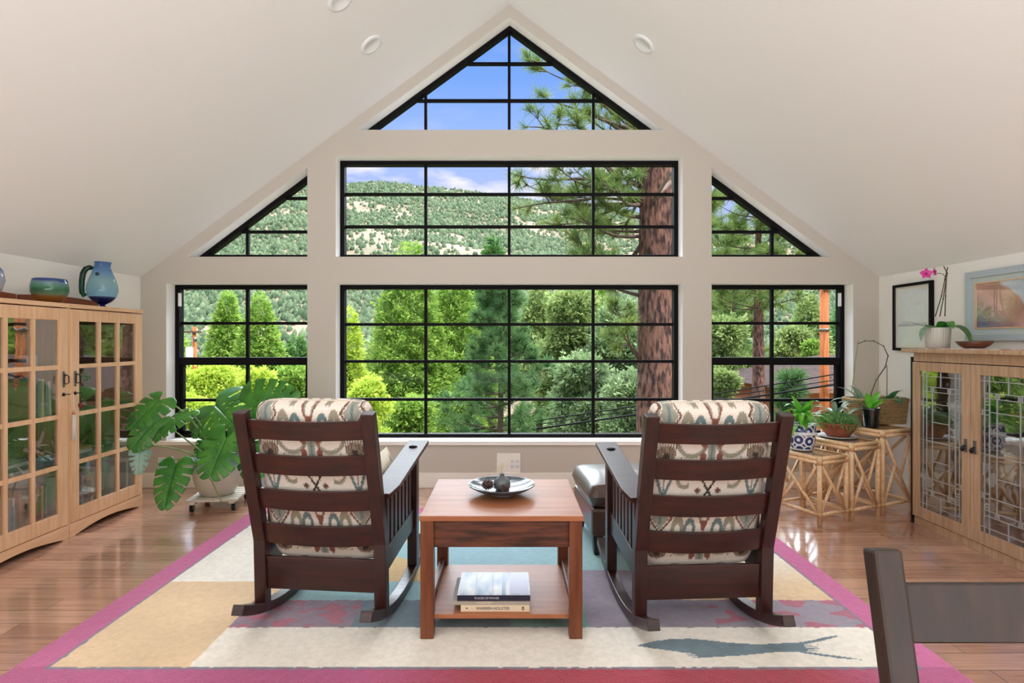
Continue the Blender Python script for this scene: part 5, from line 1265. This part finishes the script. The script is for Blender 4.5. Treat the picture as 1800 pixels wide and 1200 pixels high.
# ================================================================== LEAF BUILDERS
def bez(p0, p1, p2, n):
    return [p0 * (1 - t) ** 2 + p1 * 2 * t * (1 - t) + p2 * t * t for t in [i / n for i in range(n + 1)]]
def monstera_leaf(parent, A, T, up, width=1.0, m=None, seed=0, droop=.25, nf=5):
    """split leaf from its stalk joint A to its tip T; up is the side the blade faces"""
    R = random.Random(seed); A, T = Vector(A), Vector(T); ax = T - A; L_ = ax.length; d = ax / L_; up = Vector(up); n_ = (up - d * up.dot(d)).normalized(); s_ = d.cross(n_)
    NT, NR = 66, 12; V = []; F_ = []
    slots = [(.20 + .145 * k + R.uniform(-.015, .015)) for k in range(nf)]
    def W(t):  # outline half width measured along the vein direction
        return L_ * width * .56 * (max(0, math.sin(PI * min(1, (t * .93 + .07) ** .72))) ** .62) if t < 1 else 0
    for side in (-1, 1):
        b0 = len(V); keep = {}
        for i in range(NT + 1):
            t = i / NT; base = .02 + .96 * max(0, (t - .13)) / .87 if t > .13 else .02
            if t < .13: ang = math.radians(150 - (t / .13) * 45); w_ = L_ * width * (.36 + .12 * math.sin(PI * t / .13 * .5))
            else: u = (t - .13) / .87; ang = math.radians(105 - 75 * u ** .8); w_ = L_ * width * .50 * (1 - u ** 2.2) ** .62 + .015 * L_
            for j in range(NR + 1):
                r = j / NR; q = base * L_; x = q + math.cos(ang) * w_ * r; y = math.sin(ang) * w_ * r
                z = -droop * L_ * ((x / L_) ** 2) * .8 - droop * 1.1 * L_ * (y / L_) ** 2 + .035 * L_ * (1 - r) ** 0 * math.sin(r * PI) * .6
                V.append(A + d * x + s_ * y * side + n_ * z)
        for i in range(NT):
            tm = (i + .5) / NT
            for j in range(NR):
                rm = (j + .5) / NR; cut = False
                for k, sl in enumerate(slots):
                    wid = .006 + .020 * max(0, rm - .38) if (k + seed + (side > 0)) % 3 else .004 + .014 * max(0, rm - .5)
                    if abs(tm - sl) < wid + .004 and rm > .36 + .05 * ((k * 7 + seed) % 3): cut = True
                    if abs(tm - sl - .06) < .007 and .14 < rm < .26: cut = True
                if cut: continue
                a = b0 + i * (NR + 1) + j; F_.append((a, a + 1, a + NR + 2, a + NR + 1) if side > 0 else (a, a + NR + 1, a + NR + 2, a + 1))
    o = np_mesh('leaf', [tuple(v) for v in V], F_, m or M['monst'], parent, smooth=True)
    sol = o.modifiers.new('thick', 'SOLIDIFY'); sol.thickness = .0012
    return o
def petiole(parent, p0, p1, bend=(0, 0, .1), r=.006, m=None, name='leaf_stalk'):
    p0, p1 = Vector(p0), Vector(p1); c = p0.lerp(p1, .5) + Vector(bend); mb = MB(); pts = bez(p0, c, p1, 12)
    mb.tube(pts, [r * (1.25 - .55 * i / 12) for i in range(13)], 8); return mb.build(name, m or M['stem'], parent)
def blade(mb, p, d, L_, W_, droop=.3, up=(0, 0, 1), n=10, fold=.25, twist=0, tipw=0.0, pw=.7):
    """lance-shaped leaf with a folded midrib"""
    p, d, up = Vector(p), Vector(d).normalized(), Vector(up); s = d.cross(up)
    if s.length < .05: s = d.cross(Vector((0, 1, 0)))
    s.normalize(); s = Matrix.Rotation(twist, 3, d) @ s; vs = []; q = p.copy(); dd = d.copy()
    for i in range(n + 1):
        t = i / n; w_ = W_ * .5 * max(tipw, math.sin(PI * min(1, max(0.02, t ** pw))) ** .8) if 0 < t < 1 else W_ * .06 * (1 - t)
        nn = s.cross(dd).normalized()
        vs += [q - s * w_ + nn * w_ * fold, q.copy(), q + s * w_ + nn * w_ * fold]
        dd = (dd + Vector((0, 0, -droop / n * (1 + t)))).normalized(); q = q + dd * (L_ / n)
    fs = []
    for i in range(n): a = i * 3; fs += [(a, a + 1, a + 4, a + 3), (a + 1, a + 2, a + 5, a + 4)]
    mb.add(vs, fs, True)
    return q

# ================================================================== MONSTERA
dl = thing('plant_dolly', 'white slatted plant dolly on black casters under the monstera pot', 'plant stand', (-2.30, 4.52, 0), math.radians(9))
slm = mat('worn_white_slat', (228, 222, 212), .6, c2=(196, 182, 166), scale=6, stretch=(2, 20, 2))
for k in range(6):
    a = MB(); y = -.165 + .066 * k; a.box(-.185, .185, y - .027, y + .027, .078, .096); a.build('slat', slm, dl, bevel=.002)
for x in (-.14, .14):
    a = MB(); a.box(x - .02, x + .02, -.19, .19, .060, .078); a.build('cross_bar', slm, dl, bevel=.002)
for x in (-.15, .15):
    for y in (-.16, .16):
        a = MB(); a.tube([(x - .011, y, .025), (x + .011, y, .025)], .0245, 20); w_ = a.build('caster', M['iron'], dl)
        a = MB(); a.box(x - .016, x - .013, y - .014, y + .014, .02, .06); a.box(x + .013, x + .016, y - .014, y + .014, .02, .06); a.box(x - .016, x + .016, y - .016, y + .016, .054, .060); a.build('caster_fork', M['pewter'], w_)
POT = Vector((-2.31, 4.50, .0965))
mo = thing('potted_monstera', 'large monstera with split leaves in a pale glazed pot beside the bookcase', 'potted plant', POT)
def potmat():
    m, tt, b, o = newmat('drip_glazed_pot'); N = tt.nodes.new; L = tt.links.new
    tc = N('ShaderNodeTexCoord'); sp = N('ShaderNodeSeparateXYZ'); L(tc.outputs['Object'], sp.inputs[0]); mp = N('ShaderNodeMapping'); mp.inputs['Scale'].default_value = (1, 1, .25); L(tc.outputs['Object'], mp.inputs[0])
    nz = N('ShaderNodeTexNoise'); nz.inputs['Scale'].default_value = 22; L(mp.outputs[0], nz.inputs[0])
    a_ = N('ShaderNodeMath'); a_.operation = 'MULTIPLY_ADD'; a_.inputs[1].default_value = .07; L(nz.outputs[0], a_.inputs[0]); L(sp.outputs['Z'], a_.inputs[2])
    mr = N('ShaderNodeMapRange'); mr.inputs[1].default_value = .035; mr.inputs[2].default_value = .325; L(a_.outputs[0], mr.inputs[0]); r = N('ShaderNodeValToRGB'); L(mr.outputs[0], r.inputs[0])
    e = r.color_ramp.elements; e[0].color = lin(186, 180, 166); e[1].color = lin(130, 160, 172)
    for p, c in ((.5, (206, 200, 186)), (.7, (200, 200, 192)), (.82, (140, 172, 180))): q = e.new(p); q.color = lin(*c)
    L(r.outputs[0], b.inputs['Base Color']); b.inputs['Roughness'].default_value = .35; b.inputs['Coat Weight'].default_value = .3
    return m
a = MB(); a.lathe([(.001, 0), (.112, 0), (.122, .012), (.150, .055), (.170, .12), (.176, .18), (.172, .235), (.162, .272), (.170, .285), (.168, .295), (.155, .293), (.150, .27), (.001, .26)], n=64); a.build('pot', potmat(), mo)
a = MB(); a.lathe([(.1335, .036), (.136, .038), (.139, .043), (.1375, .042)], n=64); a.build('pot_stripe', M['black'], mo)
a = MB(); a.lathe([(.15, .262), (.001, .275)], n=32); a.build('soil', M['soil'], mo)
def ML(a_, t_, up, w_=1.0, m=None, dr=.25, bend=(0, 0, .08), stalk=True, root=None, r=.006):
    A, T = P(*a_) - POT, P(*t_) - POT
    ML.k += 1
    monstera_leaf(mo, A, T, up, w_, m, ML.k, dr)
    if stalk: petiole(mo, root or Vector((rnd.uniform(-.05, .06), rnd.uniform(-.05, .05), .265)), A, bend, r)
ML.k = 0
CAMD = Vector((.5, -1, .35))
ML((443, 716, 4.5), (514, 704, 4.4), (0, -1, .15), 1.15, dr=.2, bend=(.05, 0, .12))
ML((378, 712, 4.6), (407, 742, 4.35), (0, -.9, .6), 1.35, dr=.2, bend=(-.03, 0, .1))
ML((281, 703, 4.45), (224, 745, 4.25), (.1, -.75, .7), .95, dr=.3, bend=(-.02, 0, .22), r=.008)
ML((276, 738, 4.35), (228, 787, 4.22), (.2, -.9, .4), .95, dr=.2, bend=(-.1, 0, .1))
ML((331, 725, 4.45), (268, 768, 4.2), (-.2, -.75, .7), .62, dr=.15, bend=(.05, 0, .12))
ML((398, 770, 4.22), (366, 834, 4.05), (-.1, -1, .15), 1.3, dr=.15, bend=(.1, -.05, .12))
ML((310, 815, 4.3), (286, 888, 4.05), (.2, -1, .25), .72, dr=.2, bend=(-.08, -.05, .1))
ML((247, 787, 4.3), (242, 833, 4.25), (.6, -1, .1), .75, M['monst_pale'], .3, (-.1, -.05, .12))
ML((348, 732, 4.7), (345, 770, 4.65), (.6, -.5, .2), .7, dr=.2)
ML((290, 812, 4.5), (283, 832, 4.45), (.6, -.8, .1), .9, M['monst_pale'], .2, (-.05, 0, .05))
ML((440, 800, 4.45), (452, 850, 4.3), (0, -1, .3), .9, dr=.2)
ML((425, 755, 4.75), (448, 790, 4.6), (0, -1, .4), 1.1, dr=.2)
ML((362, 772, 4.6), (345, 800, 4.5), (0, -1, .5), .9, dr=.2)
ar = [P(330, 812, 4.35) - POT, P(352, 820, 4.3) - POT, P(372, 845, 4.2) - POT, P(392, 888, 4.22) - POT]
a = MB(); a.tube([Vector((-.08, -.06, .28))] + ar, [.005, .005, .0045, .004, .003], 8); a.build('aerial_root', M['stem'], mo)

# ================================================================== NEST OF RATTAN TABLES
U = Vector((.922, .386, 0)); Vv = Vector((-.386, .922, 0)); RA = math.atan2(.386, .922)
def rattan_table(lab, Fc, lu, lv, H_):
    c = Vector((Fc[0], Fc[1], 0)) + U * lu / 2 + Vv * lv / 2
    t = thing('nesting_table', lab, 'side table', c, RA, 'nest of three rattan tables'); a_, b_ = lu / 2, lv / 2; rm = M['rattan']; r = .0145
    for sx_ in (-1, 1):
        for sy_ in (-1, 1):
            a = MB(); a.tube([(sx_ * a_, sy_ * b_, .001), (sx_ * a_, sy_ * b_, H_)], .0165, 14); lg = a.build('leg', rm, t)
            a = MB()
            for z in (.075, H_ - .045): a.tube([(sx_ * a_, sy_ * b_, z - .014), (sx_ * a_, sy_ * b_, z + .014)], .0185, 14)
            a.build('binding', M['rattan_bind'], lg)
    def side(p, q, long_):
        for z, rr in ((H_ - .016, r), (H_ - .045, r), (.075, .012)):
            a = MB(); a.tube([Vector((p[0], p[1], z)), Vector((q[0], q[1], z))], rr, 12); a.build('top_rail' if z > .3 else 'stretcher', rm, t)
        P0, Q0 = Vector((p[0], p[1], 0)), Vector((q[0], q[1], 0)); Z = Vector((0, 0, 1))
        a = MB(); s0 = P0.lerp(Q0, .08) + Z * (H_ - .07); s1 = P0.lerp(Q0, .94) + Z * .085; a.tube([s0, s1], .0115, 10); a.build('diagonal_brace', rm, t)
        m_ = s0.lerp(s1, .42); 
        a = MB(); a.tube([m_, P0.lerp(Q0, .06) + Z * .09], .0105, 10); a.build('short_brace', rm, t)
        m2 = s0.lerp(s1, .62)
        a = MB(); a.tube([m2, P0.lerp(Q0, .93) + Z * (H_ - .07)], .0105, 10); a.build('short_brace', rm, t)
    side((-a_, -b_), (a_, -b_), 0); side((a_, b_), (-a_, b_), 0); side((-a_, b_), (-a_, -b_), 1); side((a_, -b_), (a_, b_), 1)
    a = MB(); a.box(-a_ + .012, a_ - .012, -b_ + .012, b_ - .012, H_ - .016, H_ - .004); a.build('top_panel', M['ttop'], t)
    return t
rattan_table('smallest rattan nesting table, in front, holding the blue and white pot', (2.19, 4.02), .27, .36, .487)
rattan_table('middle-sized rattan nesting table holding the terracotta bowl', (2.484, 4.135), .285, .42, .562)
rattan_table('tallest rattan nesting table, nearest the cabinet, holding the woven basket', (2.795, 4.265), .33, .50, .637)

# blue and white pot
def bluewhite():
    m, tt, b, o = newmat('blue_white_glaze'); N = tt.nodes.new; L = tt.links.new
    tc = N('ShaderNodeTexCoord'); sp = N('ShaderNodeSeparateXYZ'); L(tc.outputs['Object'], sp.inputs[0])
    at = N('ShaderNodeMath'); at.operation = 'ARCTAN2'; L(sp.outputs[1], at.inputs[0]); L(sp.outputs[0], at.inputs[1])
    cb = N('ShaderNodeCombineXYZ'); L(at.outputs[0], cb.inputs[0]); k = N('ShaderNodeMath'); k.operation = 'MULTIPLY'; k.inputs[1].default_value = 11; L(sp.outputs[2], k.inputs[0]); L(k.outputs[0], cb.inputs[1])
    vo = N('ShaderNodeTexVoronoi'); vo.inputs['Scale'].default_value = 1.25; vo.inputs['Randomness'].default_value = .25; L(cb.outputs[0], vo.inputs[0])
    sn = N('ShaderNodeMath'); sn.operation = 'SINE'; mm = N('ShaderNodeMath'); mm.operation = 'MULTIPLY'; mm.inputs[1].default_value = 15; L(vo.outputs['Distance'], mm.inputs[0]); L(mm.outputs[0], sn.inputs[0])
    g = N('ShaderNodeMath'); g.operation = 'GREATER_THAN'; g.inputs[1].default_value = .45; L(sn.outputs[0], g.inputs[0])
    # white bands at the rim, the collar and the foot
    r = N('ShaderNodeValToRGB'); mr = N('ShaderNodeMapRange'); mr.inputs[1].default_value = 0; mr.inputs[2].default_value = .2; L(sp.outputs[2], mr.inputs[0]); L(mr.outputs[0], r.inputs[0]); r.color_ramp.interpolation = 'CONSTANT'
    e = r.color_ramp.elements; e[0].color = (1, 1, 1, 1); e[1].position = .96; e[1].color = (1, 1, 1, 1)
    for p, v in ((.08, 0), (.60, 1), (.70, 0)): q = e.new(p); q.color = (v, v, v, 1)
    mx_ = N('ShaderNodeMath'); mx_.operation = 'MAXIMUM'; L(g.outputs[0], mx_.inputs[0]); L(r.outputs[0], mx_.inputs[1])
    mi = N('ShaderNodeMix'); mi.data_type = 'RGBA'; L(mx_.outputs[0], mi.inputs[0]); mi.inputs[6].default_value = lin(34, 54, 112); mi.inputs[7].default_value = lin(226, 230, 236)
    L(mi.outputs[2], b.inputs['Base Color']); b.inputs['Roughness'].default_value = .15; b.inputs['Coat Weight'].default_value = .5
    return m
p0 = Vector((2.20, 4.28, .4875)); t = thing('potted_plant', 'bright green lance-leaved plant in a blue and white patterned pot', 'potted plant', p0)
a = MB(); a.lathe([(.001, 0), (.070, 0), (.078, .01), (.090, .07), (.094, .115), (.100, .122), (.100, .134), (.094, .140), (.092, .185), (.098, .195), (.090, .198), (.084, .17), (.001, .165)], n=48); a.build('pot', bluewhite(), t)
a = MB(); a.lathe([(.084, .166), (.001, .178)], n=24); a.build('soil', M['soil'], t)
R = random.Random(3)
for k in range(26):
    an = R.uniform(0, 2 * PI) if k > 8 else (-PI / 2 + R.uniform(-1.3, 1.3)); el = R.uniform(.3, 1.4); d = Vector((math.cos(an) * math.cos(el), math.sin(an) * math.cos(el), math.sin(el))); z0 = .17 + R.uniform(.0, .12)
    a = MB(); st = Vector((math.cos(an) * .02, math.sin(an) * .02, z0)); blade(a, st, d, R.uniform(.15, .23), R.uniform(.038, .056), R.uniform(.5, 1.5), fold=.2); a.build('leaf', M['lime'], t)
a = MB(); a.tube([(0, 0, .165), (.005, 0, .24), (0, 0, .31)], [.006, .005, .003], 8); a.build('stem', M['stem'], t)
# terracotta bowl on a saucer
p0 = Vector((2.545, 4.41, .5625)); s_ = thing('saucer', 'pale round saucer under the terracotta bowl', 'saucer', p0)
a = MB(); a.lathe([(.001, 0), (.125, 0), (.14, .008), (.142, .012), (.132, .008), (.001, .005)], n=48); a.build('dish', mat('pale_saucer', (206, 214, 218), .25), s_)
t = thing('succulent_bowl', 'fine trailing succulent and grey-leaved plant in a terracotta bowl', 'potted plant', p0 + Vector((0, 0, .0065)))
a = MB(); a.lathe([(.001, 0), (.075, 0), (.085, .01), (.118, .055), (.130, .088), (.136, .09), (.136, .106), (.126, .108), (.120, .09), (.001, .085)], n=48); a.build('bowl', M['terra'], t)
a = MB(); a.lathe([(.122, .09), (.001, .098)], n=24); a.build('soil', M['soil'], t)
C = []; D_ = []
for k in range(700):
    rr = .135 * math.sqrt(rg.random()); an = rg.uniform(0, 2 * PI); C.append((rr * math.cos(an), rr * math.sin(an), .10 + .05 * (1 - (rr / .14) ** 2) + rg.uniform(-.005, .02) - (.04 * rg.random() if rr > .12 else 0))); D_.append((math.cos(an) * .4, math.sin(an) * .4, .6))
V, Q, tt = spray_leaves(C, D_, 5, .026, .0045, .7); tr_ = np_mesh('trailing_foliage', V, Q, M['moss'], t, tt)
a = MB()
for k in range(9):
    x = R.uniform(-.05, .03); a.tube([(x, -.122, .10), (x + R.uniform(-.01, .01), -.138, .075), (x + R.uniform(-.02, .02), -.128, .04 + R.uniform(-.02, .02))], [.0018, .0015, .001], 5)
a.build('trailing_stem', M['stem'], t)
for k in range(9):
    an = 2 * PI * k / 9 + R.uniform(-.3, .3); el = R.uniform(.35, 1.2); d = Vector((math.cos(an) * math.cos(el), math.sin(an) * math.cos(el), math.sin(el)))
    a = MB(); blade(a, (math.cos(an) * .015, .04 + math.sin(an) * .015, .15), d, R.uniform(.16, .24), .036, R.uniform(.7, 1.5), fold=.35); a.build('leaf', M['greyleaf'], t)
# black pot with an arching orchid spike
p0 = Vector((2.795, 4.40, .6375)); t = thing('potted_orchid', 'orchid with an arching bare spike in a glossy black pot', 'potted plant', p0)
a = MB(); a.lathe([(.001, 0), (.046, 0), (.050, .01), (.062, .13), (.068, .15), (.064, .153), (.058, .13), (.001, .125)], n=40); a.build('pot', M['blackpot'], t)
a = MB(); a.lathe([(.060, .128), (.001, .136)], n=24); a.build('bark_chips', M['soil'], t)
for an, el, L_, W_ in ((2.9, .75, .24, .05), (.6, 1.1, .22, .055), (1.3, .9, .17, .05), (-1.3, 1.0, .20, .06), (3.4, .35, .26, .05), (.1, .9, .15, .05), (-2.4, 1.2, .19, .055)):
    a = MB(); blade(a, (.01 * math.cos(an), .01 * math.sin(an), .13), (math.cos(an) * math.cos(el), math.sin(an) * math.cos(el), math.sin(el)), L_, W_, .8, fold=.3); a.build('leaf', M['greyleaf'] if an > 2 else M['lime'], t)
a = MB(); pts = [P(1531, 692, 4.42), P(1540, 668, 4.45), P(1556, 645, 4.5), P(1561, 625, 4.52), P(1553, 608, 4.52), P(1536, 599, 4.5), P(1520, 599, 4.48), P(1508, 604, 4.46)]; pts = [q - p0 for q in pts]
pts = [Vector((.0, .0, .13))] + pts; a.tube(pts, [.004] * 5 + [.003] * 4, 8)
for q in pts[2:8]: a.ball(tuple(q), .006, 8, 6)
a.build('flower_spike', M['darkstem'], t)
a = MB(); a.tube([Vector((-.02, .02, .13)), P(1497, 690, 4.5) - p0, P(1508, 598, 4.5) - p0], .003, 6); a.build('support_stake', M['stem'], t)
# woven basket with a phalaenopsis
BC0 = Vector((2.98, 4.64, .6375)); bk = thing('woven_basket', 'oblong woven basket on the tallest rattan table', 'basket', BC0, math.radians(4))
bm1 = mat('seagrass', (150, 122, 86), .8, c2=(196, 168, 124), scale=60, stretch=(1, 1, 3))
a = MB(); hx_, hy_ = .21, .10
def bpt(u, z):
    c_, s2 = math.cos(u), math.sin(u); f = 1 + .10 * z / .19
    return Vector((math.copysign(abs(c_) ** .45, c_) * hx_ * f, math.copysign(abs(s2) ** .45, s2) * hy_ * f, z))
for l in range(11):
    z = .009 + .0172 * l; pts = []
    for k in range(145):
        u = 2 * PI * k / 144; q = bpt(u, z); wv = .0045 * math.sin(k * PI / 3 + l * PI); nrm = Vector((q.x / hx_, q.y / hy_, 0)).normalized(); pts.append(q + nrm * wv)
    a.tube(pts, .0095, 6)
a.build('weave', bm1, bk)
a = MB(); a.tube([bpt(2 * PI * k / 64, .195) for k in range(65)], .013, 8); a.build('rim', bm1, bk)
a = MB(); a.box(-.19, .19, -.085, .085, 0, .01); a.build('bottom', bm1, bk)
ph0 = BC0 + Vector((.09, -.01, .0105)); t = thing('potted_orchid', 'dark green leathery-leaved orchid standing in the woven basket', 'potted plant', ph0)
a = MB(); a.lathe([(.001, 0), (.045, 0), (.06, .14), (.056, .14), (.001, .13)], n=32); a.build('pot', M['terra'], t)
for an, el, L_, W_ in ((-1.6, .95, .20, .10), (-.6, 1.0, .19, .10), (-2.6, 1.0, .20, .10), (.5, 1.1, .17, .09), (2.6, 1.1, .17, .09), (-1.2, 1.3, .20, .09)):
    a = MB(); blade(a, (.012 * math.cos(an), .012 * math.sin(an), .13), (math.cos(an) * math.cos(el), math.sin(an) * math.cos(el), math.sin(el)), L_, W_, 1.3, fold=.2, pw=.8); a.build('leaf', M['darkleaf'], t)
a = MB(); a.tube([(0, 0, .13), (.0, 0, .46)], .003, 6); a.build('support_stake', M['darkstem'], t)
ph1 = BC0 + Vector((-.10, .0, .0105)); t = thing('potted_orchid', 'grey-leaved orchid at the window end of the woven basket', 'potted plant', ph1)
a = MB(); a.lathe([(.001, 0), (.04, 0), (.052, .14), (.048, .14), (.001, .13)], n=32); a.build('pot', M['terra'], t)
for an, el, L_, W_ in ((-1.9, .8, .24, .05), (3.0, .7, .26, .045), (2.4, 1.1, .24, .045), (-2.8, .6, .25, .05), (1.5, 1.2, .20, .05), (-1.0, 1.0, .2, .05), (3.4, 1.25, .22, .05)):
    a = MB(); blade(a, (.01 * math.cos(an), .01 * math.sin(an), .13), (math.cos(an) * math.cos(el), math.sin(an) * math.cos(el), math.sin(el)), L_, W_, .9, fold=.35); a.build('leaf', M['greyleaf'], t)

# ================================================================== ORCHID ON THE CABINET
po = Vector((3.035, 4.035, ZR)); t = thing('potted_orchid', 'magenta-flowered orchid in a white ribbed pot on the china cabinet', 'potted plant', po)
a = MB(); a.lathe([(.001, 0), (.066, 0), (.070, .006), (.078, .14), (.078, .148), (.072, .148), (.070, .12), (.001, .118)], n=120, wob=lambda q, z: 1 + .018 * math.sin(q * 30)); a.build('pot', mat('ribbed_white_pot', (206, 204, 194), .4), t)
a = MB(); a.lathe([(.07, .12), (.001, .13)], n=24); a.build('bark_chips', M['soil'], t)
for an, el, L_, W_, dr in ((-1.0, .9, .27, .10, 2.6), (-.4, .8, .25, .095, 2.4), (-2.9, .9, .20, .06, 2.6), (2.4, .55, .22, .04, .3), (-1.7, 1.1, .2, .08, 1.9), (1.2, .9, .2, .09, 1.8)):
    a = MB(); blade(a, (.02 * math.cos(an), .02 * math.sin(an), .125), (math.cos(an) * math.cos(el), math.sin(an) * math.cos(el), math.sin(el)), L_, W_, dr, fold=.15, pw=.8, n=14); a.build('leaf', M['monst'] if an > -2.5 else M['greyleaf'], t)
def OP(px, py, Y): return P(px, py, Y) - po
for pts in ([OP(1644, 556, 4.03), OP(1655, 520, 4.02), OP(1661, 490, 4.01), OP(1666, 469, 4.0)], [OP(1652, 556, 4.05), OP(1658, 525, 4.04), OP(1663, 492, 4.02), OP(1665, 480, 4.0), OP(1659, 468, 3.98)], [OP(1661, 556, 4.02), OP(1662, 520, 4.02), OP(1664, 480, 4.0)]):
    a = MB(); a.tube(pts, .0032, 7)
    for q in pts[1:-1]: a.ball(tuple(q), .0055, 8, 6)
    a.build('flower_spike', M['darkstem'], t)
a = MB(); a.tube([OP(1662, 487, 4.01), OP(1657, 481, 4.0), OP(1649, 480, 3.99), OP(1640, 483, 3.98)], .0022, 6); a.build('flower_stalk', M['darkstem'], t)
for c, sc_, sd_ in ((OP(1628, 481, 3.97), 1.0, 1), (OP(1641, 478, 3.99), .85, 2)):
    a = MB(); Rr = random.Random(sd_); face = Vector((-.45, -.85, .1)).normalized() if sd_ == 1 else Vector((.5, -.75, .1)).normalized(); e1 = face.cross(Vector((0, 0, 1))).normalized(); e2 = e1.cross(face)
    for k in range(5):
        an = PI / 2 + 2 * PI * k / 5; d = e1 * math.cos(an) + e2 * math.sin(an) + face * .25
        blade(a, c, d, .042 * sc_, (.04 if k in (1, 4) else .026) * sc_, .1, up=face, n=6, fold=.1)
    fo = a.build('flower', M['magenta'], t)
    a = MB(); a.ball(tuple(c + face * .008), .006, 10, 8); a.build('lip', mat('deep_magenta', (140, 20, 96), .5) if 'deep_magenta' not in bpy.data.materials else bpy.data.materials['deep_magenta'], fo)
